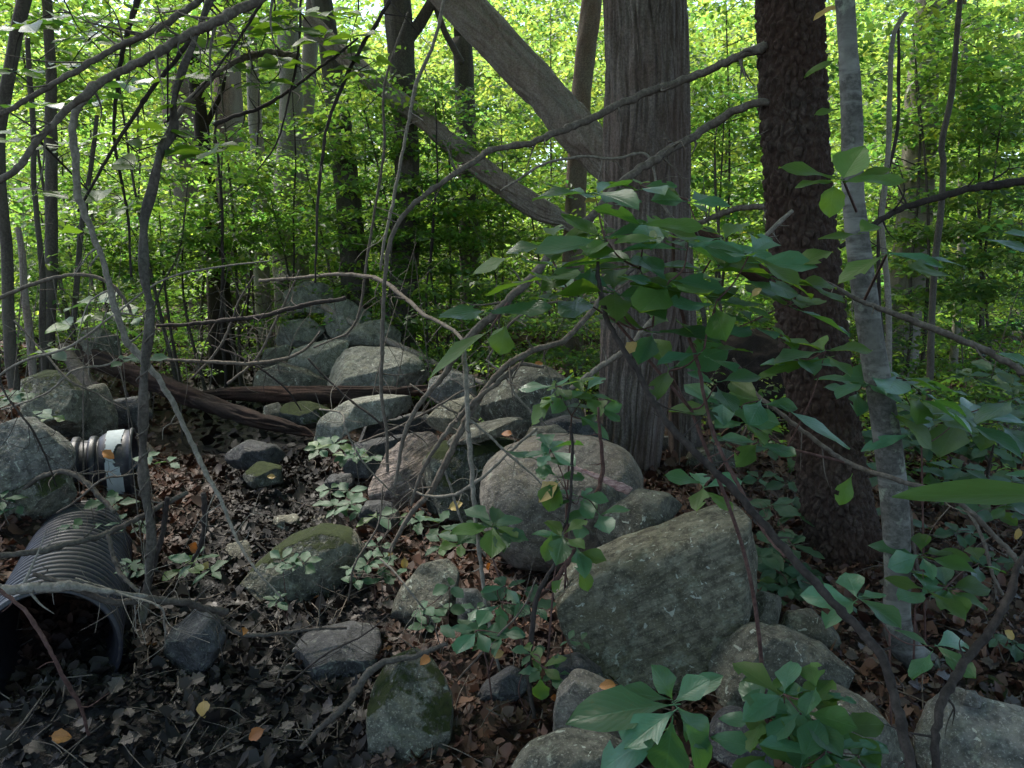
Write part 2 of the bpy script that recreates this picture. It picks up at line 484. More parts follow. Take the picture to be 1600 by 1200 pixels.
b = g.bsdf(c, g.math('SUBTRACT', 0.9, g.math('MULTIPLY', w, 0.35)), 0.35, g.bump(g.math('ADD', n2, n3), 1.0, 0.02))
nt.links.new(b.outputs[0], out.inputs[0])
M['ground'] = m
me = mesh_np('ground', np.stack([X, Y, Z], -1).reshape(-1, 3), Q, attrs={'wet': bed(X, Y).ravel()}, mat=m)
tag(link('ground', me), 'dark wet stream bed between leaf strewn woodland banks', kind='structure')

# ---------------------------------------------------------------- rocks
_ico = {}
def ico(n):
    if n not in _ico:
        import bmesh
        bm = bmesh.new(); bmesh.ops.create_icosphere(bm, subdivisions=n, radius=1.0)
        bm.verts.ensure_lookup_table()
        V = np.array([v.co[:] for v in bm.verts]); F = np.array([[l.index for l in f.verts] for f in bm.faces])
        bm.free(); _ico[n] = (V, F)
    return _ico[n]

def rock(label, poly, y, mat, sub=5, thick=0.8, n=2.6, facets=5, rough=0.07, lumps=0.10, seed=None, planes=(), tilt=0.35, group=None, name='boulder', strata=0.0, sharp=False):
    seed = seed if seed is not None else int(abs(poly[0][0] * 7 + poly[0][1] * 13)) % 997
    rs = np.random.RandomState(seed + 3)
    poly = np.array(poly, float)
    # centroid
    x, yy = poly[:, 0], poly[:, 1]; x2, y2 = np.roll(x, -1), np.roll(yy, -1)
    cr = x * y2 - x2 * yy; A = cr.sum() / 2
    cx = ((x + x2) * cr).sum() / (6 * A); cy = ((yy + y2) * cr).sum() / (6 * A)
    # radius per angle
    K = 180; th = np.linspace(-PI, PI, K, endpoint=False); rad = np.zeros(K)
    for k in range(K):
        d = np.array([math.cos(th[k]), -math.sin(th[k])]); best = 0
        for a, b_ in zip(poly, np.roll(poly, -1, 0)):
            e = b_ - a; den = d[0] * e[1] - d[1] * e[0]
            if abs(den) < 1e-9: continue
            q = a - (cx, cy); t = (q[0] * e[1] - q[1] * e[0]) / den; u = (q[0] * d[1] - q[1] * d[0]) / den
            if t > 0 and -1e-6 <= u <= 1 + 1e-6: best = max(best, t)
        rad[k] = best
    if not sharp: rad = np.convolve(np.concatenate([rad[-3:], rad, rad[:3]]), [.07, .13, .18, .24, .18, .13, .07], 'valid')
    D, F = ico(sub)
    a, b_, c = D[:, 0], D[:, 2], -D[:, 1]
    s = np.sqrt(a * a + b_ * b_)
    r = np.interp(np.arctan2(b_, a), np.append(th, PI), np.append(rad, rad[0])) * mpp(y)
    k = (np.abs(s) ** n + np.abs(c) ** n) ** (-1.0 / n)
    mr = rad.mean() * mpp(y); T = thick * mr
    pl = s * k * r; ang = np.arctan2(b_, a)
    L = np.stack([pl * np.cos(ang), pl * np.sin(ang), c * k * T], -1)   # right, up, towards camera
    # lean the front face back so that the top catches the light
    L[:, 2] -= tilt * T * (L[:, 1] / mr) * 0.6
    sz = mr
    L = L * (1 + lumps * fbm(L / sz * 1.3, 2, seed))[:, None]
    cuts = [((0.2, 0.45, 0.87), 0.86)][:0] + list(planes)
    for q in range(facets * 2 if facets else 0):
        v = rs.normal(size=3); v[2] = abs(v[2]) + 0.6; v /= np.linalg.norm(v)
        cuts.append((v, rs.uniform(0.64, 0.86)))
    for v, f in cuts:
        v = np.array(v, float); v /= np.linalg.norm(v)
        h = L @ v; lim = np.percentile(h, 99.5) * f
        e = np.clip(h - lim, 0, None)
        L = L - (e * 0.985)[:, None] * v
    nr = L / (np.linalg.norm(L, axis=1)[:, None] + 1e-9)
    dd = rough * 1.15 * sz * (0.45 * fbm(L / sz * 2.6, 3, seed + 5) + 0.5 * (np.abs(fbm(L / sz * 5.0, 4, seed + 8)) * -2 + .4))
    dd += rough * sz * 0.22 * fbm(L / sz * 16, 4, seed + 12, gain=0.7)
    if strata:
        bd = L @ np.array([-0.42, 0.88, 0.2])
        q3 = np.stack([L[:, 0] / sz * 1.6, bd / sz * 14, L[:, 2] / sz * 1.6], -1)
        dd += strata * sz * fbm(q3, 4, seed + 20)
    L = L + nr * dd[:, None]
    C = P(cx, cy, y)
    fw = np.array([0, -1.0, 0]); up = np.array([0, 0.0, 1.0])
    W = C + L[:, :1] * RV + L[:, 1:2] * up + L[:, 2:3] * fw
    o = centred(name, W, F[:, ::-1] if False else F, M[mat])
    return tag(o, label, 'rock', group)

G1 = 'boulders of the tumbled stone wall'
rock('big angular grey slab with streaky grain leaning in the stone wall', [(858,930),(899,888),(980,852),(1085,815),(1170,793),(1192,872),(1190,930),(1158,962),(1128,992),(1095,1045),(1060,1072),(990,1072),(930,1070),(900,1022),(866,968)], 3.0, 'rock_slab', 6, 0.5, 10.0, 0, 0.03, 0.0, planes=[((0.92, 0.05, 0.55), 0.86), ((-0.15, 0.22, 0.95), 0.9)], tilt=0.7, group=G1, strata=0.022, sharp=True)
rock('pale grey wedge shaped stone resting on top of the big slab', [(925,845),(948,800),(1000,766),(1050,772),(1084,800),(1060,828),(1000,852),(935,868)], 3.3, 'rock_grey', 5, 0.75, 3, 3, 0.04, 0.04, group=G1)
rock('large smooth rounded boulder with a strip of pink bark on it', [(744,770),(752,730),(790,702),(850,684),(930,684),(985,705),(1010,745),(995,790),(950,810),(930,860),(880,880),(800,876),(758,840)], 4.0, 'rock_smooth', 6, 0.95, 2.7, 0, 0.02, 0.05, planes=[((0, 1, 0.55), 0.86)], group=G1)
rock('dark moss covered boulder left of the large smooth boulder', [(640,790),(655,730),(680,695),(740,678),(810,682),(830,720),(780,760),(770,880),(700,845)], 4.35, 'rock_moss', 5, 0.8, 2.8, 4, 0.09, group=G1)
rock('pinkish rough stone leaning against the dark mossy boulder', [(572,765),(600,710),(640,678),(688,662),(700,690),(680,740),(655,780),(620,800),(585,800)], 4.45, 'rock_pink', 5, 0.6, 3, 3, 0.05, group=G1, strata=0.03)
rock('thin flat slate lying on the dark mossy boulder', [(688,694),(735,668),(800,656),(832,657),(815,672),(740,688),(700,699)], 4.3, 'rock_grey', 4, 2.2, 3, 2, 0.04, group=G1)
rock('small flat stone behind the top of the smooth boulder', [(812,690),(830,668),(870,664),(897,682),(885,704),(825,706)], 4.3, 'rock_grey', 4, 0.9, 3, 3, 0.05, group=G1)
rock('low boulder with green moss on its top in the stream bed', [(350,940),(395,882),(448,842),(500,823),(550,830),(574,865),(568,905),(520,930),(470,975),(400,972)], 3.65, 'rock_mossy_top', 6, 0.85, 2.6, 3, 0.05, 0.08)
rock('leaning grey stone beside the clump of three leaved seedlings', [(597,990),(622,922),(655,882),(700,872),(722,895),(716,935),(690,975),(640,1000)], 3.4, 'rock_grey', 5, 0.8, 2.6, 3, 0.05)
rock('small pale stone half hidden behind seedlings at the wall foot', [(706,945),(714,920),(745,920),(768,945),(762,975),(720,980)], 3.3, 'rock_pale', 4, 0.8, 2.6, 3, 0.05)
rock('upright mossy topped boulder with a root beside it at stream edge', [(573,1160),(572,1085),(598,1037),(648,1013),(682,1040),(713,1095),(713,1150),(688,1200),(630,1215),(580,1200)], 2.55, 'rock_mossy_top', 6, 0.85, 2.9, 4, 0.045, 0.06)
rock('dark triangular slate fragment below the big slab', [(728,1115),(758,1070),(800,1048),(828,1058),(822,1088),(770,1112)], 2.75, 'rock_dark', 5, 1.0, 3.4, 4, 0.05, group=G1)
rock('smooth tan grey stone under the lower corner of the slab', [(858,1170),(866,1085),(895,1048),(942,1063),(988,1095),(1005,1150),(940,1180),(870,1180)], 2.42, 'rock_smooth', 5, 0.8, 3, 3, 0.04, group=G1)
rock('low rounded stone at the bottom edge beside the leafy rosette', [(765,1240),(815,1168),(880,1148),(960,1150),(1010,1190),(1000,1280),(800,1280)], 2.15, 'rock_grey', 5, 0.8, 2.6, 3, 0.04, group=G1)
rock('broad lichen mottled boulder right of the big slab', [(1098,1045),(1128,1012),(1180,980),(1232,984),(1292,1010),(1335,1045),(1378,1090),(1345,1130),(1250,1125),(1200,1150),(1140,1120),(1103,1075)], 2.7, 'rock_grey', 6, 0.7, 3.4, 4, 0.06, 0.05, group=G1)
rock('rounded stone wedged between slab and lichen mottled boulder', [(1120,1015),(1148,950),(1195,925),(1232,938),(1228,970),(1190,1010)], 3.05, 'rock_grey', 5, 0.9, 2.6, 3, 0.04, group=G1)
rock('grey stone behind the lichen mottled boulder beside rusty leaves', [(1215,990),(1232,958),(1275,953),(1308,985),(1325,1040),(1250,1040)], 3.05, 'rock_grey', 5, 0.9, 2.6, 3, 0.05, group=G1)
rock('long sloping stone below the lichen mottled boulder', [(1235,1125),(1310,1082),(1380,1105),(1425,1160),(1440,1250),(1250,1260)], 2.35, 'rock_grey', 5, 0.9, 2.8, 3, 0.05, group=G1)
rock('small dark stone with a curled orange leaf near the rosette', [(1105,1140),(1128,1106),(1162,1108),(1205,1150),(1210,1230),(1120,1230)], 2.3, 'rock_dark', 5, 0.8, 2.8, 3, 0.05, group=G1)
rock('pale lichen covered boulder under the forked dark stem', [(1436,1180),(1462,1112),(1500,1082),(1570,1108),(1640,1120),(1670,1260),(1440,1270)], 2.3, 'rock_pale', 6, 0.9, 2.8, 3, 0.04, group=G1)
rock('yellowish mossy stone behind the foot of the grey sapling', [(1488,1100),(1520,1062),(1560,1060),(1600,1100),(1610,1130),(1500,1135)], 2.75, 'rock_mossy_top', 5, 0.9, 2.6, 3, 0.05)
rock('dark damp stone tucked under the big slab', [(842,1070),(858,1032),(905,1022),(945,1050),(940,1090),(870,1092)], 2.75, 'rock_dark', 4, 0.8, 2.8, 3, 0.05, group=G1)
rock('small stone filling the gap behind the slab and smooth boulder', [(885,895),(925,862),(975,862),(960,900),(900,920)], 3.5, 'rock_grey', 4, 0.8, 2.8, 3, 0.05, group=G1)
rock('muddy rounded stone below the pale fallen branch by the pipe', [(245,1055),(258,985),(298,953),(336,963),(355,1000),(335,1040),(290,1070)], 2.95, 'rock_dark', 5, 0.8, 2.5, 3, 0.05)
rock('flat leaf covered rock sunk in the stream bed', [(410,1060),(465,1005),(540,988),(600,1003),(590,1050),(500,1075)], 3.05, 'rock_dark', 5, 1.6, 2.8, 3, 0.05)
for k, (lab, pts, yy, mt) in enumerate([
    ('small block of stone left of the moss topped boulder', [(346,885),(352,852),(383,846),(396,868),(385,900)], 4.0, 'rock_grey'),
    ('squarish stone behind the moss topped boulder', [(422,830),(428,808),(462,804),(472,822),(460,842),(430,842)], 4.4, 'rock_grey'),
    ('flat muddy stone in the middle of the stream bed', [(345,712),(385,688),(430,696),(448,716),(410,738),(360,732)], 5.2, 'rock_dark'),
    ('muddy stone just below the flat one in the stream bed', [(372,745),(400,722),(440,730),(442,758),(400,765)], 4.9, 'rock_moss'),
    ('small dark stone at the foot of the leaning pinkish stone', [(555,812),(570,783),(612,786),(628,812),(600,835)], 4.1, 'rock_dark'),
    ('grey cobble in leaf litter above the moss topped boulder', [(470,828),(482,808),(520,806),(530,822),(500,834)], 4.5, 'rock_grey'),
    ('low stone among fallen leaves behind the arched slab foot', [(500,760),(515,742),(548,740),(556,758),(520,772)], 4.9, 'rock_dark')]):
    rock(lab, pts, yy, mt, 4, 0.9, 2.7, 3, 0.06)
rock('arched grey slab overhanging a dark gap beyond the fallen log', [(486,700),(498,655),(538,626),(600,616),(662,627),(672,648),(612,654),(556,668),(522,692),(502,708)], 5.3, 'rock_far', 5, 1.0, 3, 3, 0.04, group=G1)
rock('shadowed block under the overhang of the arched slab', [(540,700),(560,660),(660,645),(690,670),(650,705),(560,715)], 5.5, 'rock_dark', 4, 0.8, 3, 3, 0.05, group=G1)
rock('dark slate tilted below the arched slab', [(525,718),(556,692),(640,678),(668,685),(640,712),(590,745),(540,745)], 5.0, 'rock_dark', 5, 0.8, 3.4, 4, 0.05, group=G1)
rock('pale jagged stone crossed by a bare vine below the far wall', [(662,612),(668,592),(702,580),(742,588),(745,622),(700,634),(668,625)], 5.4, 'rock_pale', 5, 0.9, 2.7, 4, 0.08, group=G1)
rock('big speckled grey boulder left of the large shaggy trunk', [(732,650),(745,602),(795,576),(850,572),(885,590),(910,640),(930,690),(850,690),(780,676)], 5.2, 'rock_grey', 6, 0.85, 2.7, 4, 0.06, group=G1)
rock('tan block in front of the big speckled boulder', [(666,655),(690,630),(735,618),(756,640),(745,668),(700,680),(670,675)], 4.95, 'rock_tan', 5, 0.85, 3, 4, 0.04, group=G1)
rock('grey stone under the speckled boulder edge', [(820,668),(880,650),(940,660),(950,700),(880,700)], 4.9, 'rock_dark', 4, 0.85, 3, 3, 0.05, group=G1)
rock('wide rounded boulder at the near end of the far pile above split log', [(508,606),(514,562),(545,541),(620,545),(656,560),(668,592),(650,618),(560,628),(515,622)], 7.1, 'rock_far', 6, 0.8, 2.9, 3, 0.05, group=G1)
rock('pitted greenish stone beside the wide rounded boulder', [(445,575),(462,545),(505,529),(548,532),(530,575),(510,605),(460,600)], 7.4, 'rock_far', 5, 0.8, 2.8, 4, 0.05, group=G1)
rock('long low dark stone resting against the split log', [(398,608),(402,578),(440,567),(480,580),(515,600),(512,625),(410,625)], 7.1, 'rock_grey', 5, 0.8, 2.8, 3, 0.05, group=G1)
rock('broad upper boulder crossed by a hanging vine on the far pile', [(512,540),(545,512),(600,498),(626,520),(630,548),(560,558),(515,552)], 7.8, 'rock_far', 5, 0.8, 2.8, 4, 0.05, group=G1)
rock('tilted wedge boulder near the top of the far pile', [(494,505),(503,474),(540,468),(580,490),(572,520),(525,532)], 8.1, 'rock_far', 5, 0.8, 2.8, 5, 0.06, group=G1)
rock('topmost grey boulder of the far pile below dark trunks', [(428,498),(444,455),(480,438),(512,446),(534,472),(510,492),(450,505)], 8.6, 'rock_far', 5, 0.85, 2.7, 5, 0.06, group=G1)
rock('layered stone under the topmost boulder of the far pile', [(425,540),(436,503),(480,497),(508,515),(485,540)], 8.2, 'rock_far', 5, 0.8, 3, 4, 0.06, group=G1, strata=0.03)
rock('dark greenish block at the left foot of the far pile', [(405,572),(413,545),(450,538),(464,565),(430,585)], 7.8, 'rock_grey', 4, 0.8, 2.8, 4, 0.06, group=G1)
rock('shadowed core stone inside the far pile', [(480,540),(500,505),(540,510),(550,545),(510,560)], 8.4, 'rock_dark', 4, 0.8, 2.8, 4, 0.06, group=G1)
rock('mossy yellow green stone under the split log', [(430,662),(442,632),(480,626),(515,640),(505,670),(455,676)], 6.2, 'rock_moss', 5, 0.8, 2.8, 4, 0.06)
rock('small round stone beside the mossy one under the split log', [(408,660),(412,634),(435,628),(448,648),(432,668)], 6.3, 'rock_grey', 4, 0.8, 2.6, 3, 0.06)
rock('white quartz stone behind the top of the far pile', [(420,440),(432,418),(465,422),(474,440),(445,452)], 10.0, 'rock_pale', 4, 0.8, 2.8, 5, 0.07)
rock('round grey boulder on the bank above the crossed logs', [(116,560),(122,518),(152,508),(184,528),(188,562),(150,580)], 7.0, 'rock_grey', 5, 0.8, 2.5, 4, 0.05)
rock('mossy boulder on the bank behind the small pipe', [(10,640),(30,600),(62,582),(105,583),(130,612),(132,660),(110,690),(40,690)], 5.2, 'rock_mossy_top', 6, 0.8, 2.8, 4, 0.05)
rock('slanted slab between mossy boulder and crossed logs', [(112,690),(122,630),(140,600),(158,602),(178,650),(182,690)], 5.35, 'rock_grey', 5, 0.8, 3, 3, 0.05)
rock('big pale wedge rock on the bank beside the small pipe', [(-60,720),(-30,672),(30,655),(80,678),(106,708),(104,738),(60,756),(-50,790)], 4.0, 'rock_pale', 6, 0.9, 3.2, 4, 0.05, planes=[((0.2, 0.8, 0.55), 0.75)])
rock('darker rounded rock under the pale wedge on the bank', [(-20,820),(10,765),(60,748),(104,738),(116,778),(85,810),(40,825)], 3.95, 'rock_mossy_top', 5, 0.8, 2.8, 3, 0.05)
rock('dark low stone between crossed logs and mossy boulder', [(170,660),(178,625),(215,618),(235,650),(215,680)], 5.6, 'rock_dark', 4, 0.9, 2.8, 3, 0.05)
rock('grey stone beyond the foot of the shaggy trunk', [(1062,740),(1076,706),(1112,695),(1150,708),(1168,738),(1120,760)], 5.5, 'rock_grey', 5, 0.8, 2.6, 3, 0.05)
rock('far lichen grey boulder in undergrowth beyond the grey sapling', [(1515,705),(1550,668),(1600,660),(1650,680),(1650,735),(1550,735)], 6.3, 'rock_pale', 5, 0.8, 2.8, 4, 0.06)
rock('low tan stone beyond the grey sapling foot', [(1430,800),(1448,780),(1500,778),(1518,796),(1490,812)], 4.7, 'rock_tan', 4, 0.9, 2.7, 3, 0.06)
rock('small pale stone chink behind the shaggy trunk', [(1022,700),(1030,680),(1048,682),(1052,705),(1035,712)], 5.9, 'rock_pale', 4, 0.8, 2.6, 3, 0.06)
rock('bleached white rock fragment by the forked dark stem', [(1500,1102),(1510,1080),(1532,1080),(1540,1098),(1528,1106)], 2.35, 'rock_pale', 4, 0.8, 2.5, 3, 0.04)
# ---------------------------------------------------------------- trees and trunks
def line3(rows, y=None, wig=0.0, n=40, seed=0, ext=None):
    """rows (px, py, width_px[, y]) -> centres, radii."""
    a = []
    for r in rows:
        yy = r[3] if len(r) > 3 else y
        a.append([*P(r[0], r[1], yy), r[2] / 2 * mpp(yy)])
    a = catmull(a, n)
    c, r = a[:, :3], a[:, 3]
    if wig:
        L = np.linspace(0, 1, n)
        s = np.concatenate([[0], np.cumsum(np.linalg.norm(np.diff(c, axis=0), axis=1))])
        for k in range(3):
            c[:, k] += wig * fbm(np.stack([s * 3.0, s * 0 + k * 9, s * 0 + seed], -1), 3, seed)
    return c, r

def ribbed(fx, fz, amp, seed):          # stringy vertical ridges
    def f(t, s, r):
        p = np.stack([np.cos(t) * r * fx, np.sin(t) * r * fx, s * fz], -1)
        p2 = p.copy(); p2[..., :2] += 1.2 * fbm(np.stack([p[..., 0] * .1, p[..., 1] * .1, s * 1.4], -1), 2, seed + 4)[..., None]
        a = np.abs(fbm(p2, 3, seed)) * 2
        return amp * (np.minimum(a, 0.6) - 0.3) + amp * 1.6 * fbm(p * 0.12, 2, seed + 7)
    return f

def plated(k, amp, seed):               # scaly plates
    def f(t, s, r):
        p = np.stack([np.cos(t) * r * k, np.sin(t) * r * k, s * k * 0.62], -1)
        p = p + 0.5 * fbm(p * 0.8, 2, seed + 3)[..., None]
        d1, d2, cid = cells(p, seed)
        e = np.clip((d2 - d1) * 3.2, 0, 1)
        return amp * (e * (0.45 + 0.75 * cid) - 0.5) + amp * 0.5 * fbm(p * 3, 3, seed + 5)
    return f

def lumpy(k, amp, seed):
    def f(t, s, r):
        p = np.stack([np.cos(t) * r * k, np.sin(t) * r * k, s * k * 0.35], -1)
        return amp * fbm(p, 4, seed)
    return f

def flare(c, r, h=0.5, k=0.7):
    """widen towards the root collar (rows run from the top down)."""
    s = c[:, 2] - c[-1, 2]
    return r * (1 + k * np.exp(-np.clip(s, 0, 9) / h))

def trunk_mesh(parent, ploc, rows, y, mat, disp=None, ns=24, n=60, top=None, base=True, wig=0.0, seed=1, name='trunk', fl=0.35, fh=0.35):
    rows = list(rows)
    if top:                               # carry on upwards out of the picture
        a, b = P(rows[0][0], rows[0][1], y), P(rows[1][0], rows[1][1], y)
        d = (a - b) / np.linalg.norm(a - b)
        q = a + d * (top - a[2]) / max(d[2], 0.3)
        rr = rows[0][2] / 2 * mpp(y)
        up = [np.append(q, rr * 0.45), np.append((a + q) / 2, rr * 0.8)]
    else: up = []
    pts = [np.append(P(r[0], r[1], y), r[2] / 2 * mpp(y)) for r in rows]
    if base:
        p = pts[-1].copy(); g0 = gz(p[0], p[1])
        if p[2] > g0: q = p.copy(); q[2] = g0; pts.append(q)
        q = pts[-1].copy(); q[2] -= 0.25; pts.append(q)
    a = catmull(pts, n); c, r = a[:, :3], a[:, 3]
    if base: r = flare(c, r, fh, fl)
    if wig:
        s = np.concatenate([[0], np.cumsum(np.linalg.norm(np.diff(c, axis=0), axis=1))])
        for k in range(2): c[:, k] += wig * fbm(np.stack([s * 1.7, s * 0 + k * 9, s * 0 + seed], -1), 3, seed)
    V, Q, T = tube(c, r, ns, disp=disp)
    gv = np.linalg.norm(V[:n * ns].reshape(n, ns, 3) - c[:, None, :], axis=2) - r[:, None]
    gv = np.append(np.clip(-gv / (np.abs(gv).max() + 1e-9) * 2.2, 0, 1).ravel(), [0, 0])
    F = [Q, T]
    if up:
        b = catmull([up[0], up[1], np.append(c[0], r[0])], 8)
        V2, Q2, T2 = tube(b[:, :3], b[:, 3], 14, off=len(V))
        gv = np.append(gv, np.zeros(len(V2))); V = np.vstack([V, V2]); F = [np.vstack([Q, Q2]), np.vstack([T, T2])]
    me = mesh_np(name, V - np.array(ploc), F, attrs={'groove': gv}, mat=M[mat])
    o = link(name, me, parent)
    return o, c, r

def crown_leaves(centres, radii, count, size, seed, flat=0.6, tintr=(0.7, 1.25), spray=9, droop=0.08, tier=0.3):
    """Sprays of folded four-point leaves through ellipsoids; returns V, T, tint."""
    rs = np.random.RandomState(seed)
    centres = np.atleast_2d(centres); radii = np.atleast_2d(radii)
    w = radii.prod(1) ** 0.66; w = w / w.sum()
    ns_ = count // spray
    k = rs.choice(len(centres), ns_, p=w)
    d = rs.normal(size=(ns_, 3)); d /= np.linalg.norm(d, axis=1)[:, None]
    rr = rs.uniform(0.15, 1, ns_) ** 0.45
    c = centres[k] + d * rr[:, None] * radii[k]
    if tier:
        c[:, 2] = np.round(c[:, 2] / tier) * tier + rs.normal(0, tier * .10, ns_)
    c = c + 0.25 * np.stack([fbm(c * 0.9 + 31 * q, 2, seed + q) for q in range(3)], 1)
    az = rs.uniform(0, 2 * PI, ns_)
    tw = np.stack([np.cos(az), np.sin(az), rs.normal(-droop, 0.22, ns_)], 1); tw /= np.linalg.norm(tw, axis=1)[:, None]
    side = np.cross(tw, [0, 0, 1.0]); side /= np.linalg.norm(side, axis=1)[:, None]
    upv = np.cross(side, tw)
    j = np.arange(spray)
    along = (j - spray / 2) / spray * 2 * size * spray * 0.26
    sg = np.where(j % 2 == 0, 1.0, -1.0)
    base = c[:, None, :] + tw[:, None, :] * along[None, :, None]
    base = base + upv[:, None, :] * rs.normal(0, size * 0.25, (ns_, spray, 1))
    ld = side[:, None, :] * sg[None, :, None] + tw[:, None, :] * rs.uniform(0.2, 1.0, (ns_, spray, 1))
    ld = ld + rs.normal(0, 0.25, (ns_, spray, 3)); ld[..., 2] -= rs.uniform(0, 0.55, (ns_, spray))
    ld /= np.linalg.norm(ld, axis=2)[..., None]
    nn = np.broadcast_to(upv[:, None, :], ld.shape) + rs.normal(0, 0.42 * flat + 0.1, ld.shape)
    wv = np.cross(ld, nn); wv /= np.linalg.norm(wv, axis=2)[..., None] + 1e-9
    nv = np.cross(wv, ld)
    sz = size * rs.uniform(0.6, 1.25, (ns_, spray, 1))
    b0 = base + ld * sz * 0.15
    v0 = b0; v2 = b0 + ld * sz - nv * sz * 0.12
    v1 = b0 + ld * sz * 0.45 + wv * sz * 0.30 + nv * sz * 0.06
    v3 = b0 + ld * sz * 0.45 - wv * sz * 0.30 + nv * sz * 0.06
    V = np.stack([v0, v1, v2, v3], 2).reshape(-1, 3)
    n = ns_ * spray; i = np.arange(n)[:, None] * 4
    T = np.concatenate([i + [0, 1, 2], i + [0, 2, 3]], 0)
    t = rs.uniform(tintr[0], tintr[1], (ns_, 1)) * rs.uniform(0.85, 1.15, (ns_, spray))
    hue = rs.normal(0, 0.10, (ns_, 1)) + rs.normal(0, 0.05, (ns_, spray))
    col = np.stack([t * (1 + hue * 1.3), t, t * (1 - hue)], -1).reshape(-1, 3)
    return V, T, np.repeat(np.clip(col, 0.05, 3), 4, 0)

def foliage(name, parent, ploc, mat, *a, **k):
    V, T, col = crown_leaves(*a, **k)
    me = mesh_np(name, V - np.array(ploc), [T], smooth=False, attrs={'tint': col}, mat=M[mat])
    return link(name, me, parent)

def tree(name, label, rows, y, mat, disp=None, ns=24, n=60, top=9.0, crown=None, leafmat='leaf_mid', limbs=(), group=None, cat='tree', wig=0.0, seed=1, fl=0.35, fh=0.35):
    b = P(rows[-1][0], rows[-1][1], y); g0 = gz(b[0], b[1]); loc = (b[0], b[1], g0)
    t = thing(name, label, cat, loc, group)
    o, c, r = trunk_mesh(t, loc, rows, y, mat, disp, ns, n, top, True, wig, seed, fl=fl, fh=fh)
    for lr in limbs:
        cc, r2 = line3(lr, y, 0.02, 26, seed + 4)
        V, Q, T = tube(cc, r2, 10)
        link('limb', mesh_np('limb', V - np.array(loc), [Q, T], mat=M[mat]), t)
    if crown:
        foliage('crown', t, loc, leafmat, *crown[:4], seed=seed + 50, **(crown[4] if len(crown) > 4 else {}))
    return t

def ell(cx, cy, cz, rx, ry, rz): return ([cx, cy, cz], [rx, ry, rz])
def crown(blobs, count, size, **k):
    return ([b[0] for b in blobs], [b[1] for b in blobs], count, size, k)

rs = np.random.RandomState(4)
def shade_canopy(x0, x1, y0, y1, z0, z1, n, r=1.7):  # unseen overhead crown blobs, spread to keep sun off the foreground
    return [ell(rs.uniform(x0, x1), rs.uniform(y0, y1), rs.uniform(z0, z1), rs.uniform(.8, 1.2) * r, rs.uniform(.8, 1.2) * r, rs.uniform(.5, .9)) for _ in range(n)]

tree('shaggy_barked_tree', 'large straight trunk with shaggy grey vertical strips of bark', [(1008,-30,110),(1011,100,114),(1012,250,120),(1010,420,122),(997,560,108),(985,680,100),(975,760,104)], 5.5, 'bark_cedar',
     ribbed(30, 1.1, 0.045, 3), 300, 240, 11, crown(shade_canopy(-6.2, 4.5, 1.0, 9.3, 6.8, 9.5, 42), 28000, 0.20), 'leaf_mid', seed=3, fl=0.3, fh=0.22)
tree('slim_shaggy_tree', 'slimmer shaggy stem rising close behind the large shaggy trunk', [(1050,300,44),(1060,480,46),(1065,600,48),(1068,700,50),(1070,780,56)], 5.75, 'bark_cedar',
     ribbed(32, 1.1, 0.03, 8), 140, 120, 6.5, None, seed=5, fl=0.15)
tree('scaly_barked_tree', 'dark trunk with scaly plated bark rising behind the big slab', [(1232,-30,94),(1236,100,94),(1244,250,95),(1256,400,98),(1274,560,100),(1293,700,102),(1318,850,112),(1330,905,122)], 3.85, 'bark_cherry',
     plated(32, 0.019, 12), 260, 420, 10, crown(shade_canopy(-3, 8, -3, 8, 6.2, 9, 34), 19000, 0.20), 'leaf_mid', seed=12, fl=0.12)
tree('grey_barked_sapling', 'slender smooth grey trunk with pale bands and a crooked foot', [(1318,-30,27),(1324,60,28),(1331,180,31),(1333,300,32),(1347,430,36),(1366,560,39),(1385,680,42),(1399,800,42),(1402,900,40),(1402,970,42),(1416,1014,46),(1450,1042,48),(1490,1064,50),(1530,1090,50)], 2.9, 'bark_grey',
     lumpy(16, 0.004, 2), 60, 260, 7, crown(shade_canopy(0, 7, -5, 6, 5, 7, 14, 1.4), 8000, 0.17), 'leaf_mid', seed=8, fl=0.1)
B = 'trunks standing in the woods behind the stone wall'
tree('forest_tree', 'brown trunk rising straight behind the top of the far boulder pile', [(497,-30,33),(512,60,34),(526,160,36),(540,280,38),(550,380,40),(556,480,46)], 9.2, 'bark_brown', ribbed(14, 2, 0.02, 4), 48, 90, 12, crown([ell(-2.6, 10.5, 7.6, 2, 1.6, 1.0)], 2500, 0.12), seed=21, group=B)
tree('forest_tree', 'forked brown trunk right of the far boulder pile', [(617,-30,36),(625,60,38),(633,180,36),(637,320,40),(632,440,44),(625,520,50)], 8.9, 'bark_brown', ribbed(14, 2, 0.02, 5), 48, 90, 12, crown([ell(-1.2, 10.2, 7.6, 2, 1.6, 1.0)], 2500, 0.12), limbs=[[(636,62,22),(660,30,18),(690,-30,14)], [(722,100,10),(690,40,9),(670,-30,8)][::-1]], seed=22, group=B)
tree('forest_tree', 'thick reddish brown trunk glimpsed behind drooping leaves', [(262,-30,42),(270,80,42),(282,200,44),(300,330,42),(318,440,46)], 12.3, 'bark_red', ribbed(9, 1.4, 0.035, 6), 48, 80, 13, crown([ell(-5.5, 14.5, 7, 2.2, 2, 1.8)], 4000, 0.11), seed=23, group=B)
tree('forest_tree', 'thin blackish trunk with a pale scar beside the thick reddish one', [(296,60,20),(308,140,22),(318,230,22),(328,330,28),(340,430,34),(344,490,38)], 9.5, 'log_dark', lumpy(9, 0.02, 7), 30, 70, None, None, limbs=[[(318,200,10),(345,150,7),(352,120,5)]], seed=24, group=B)
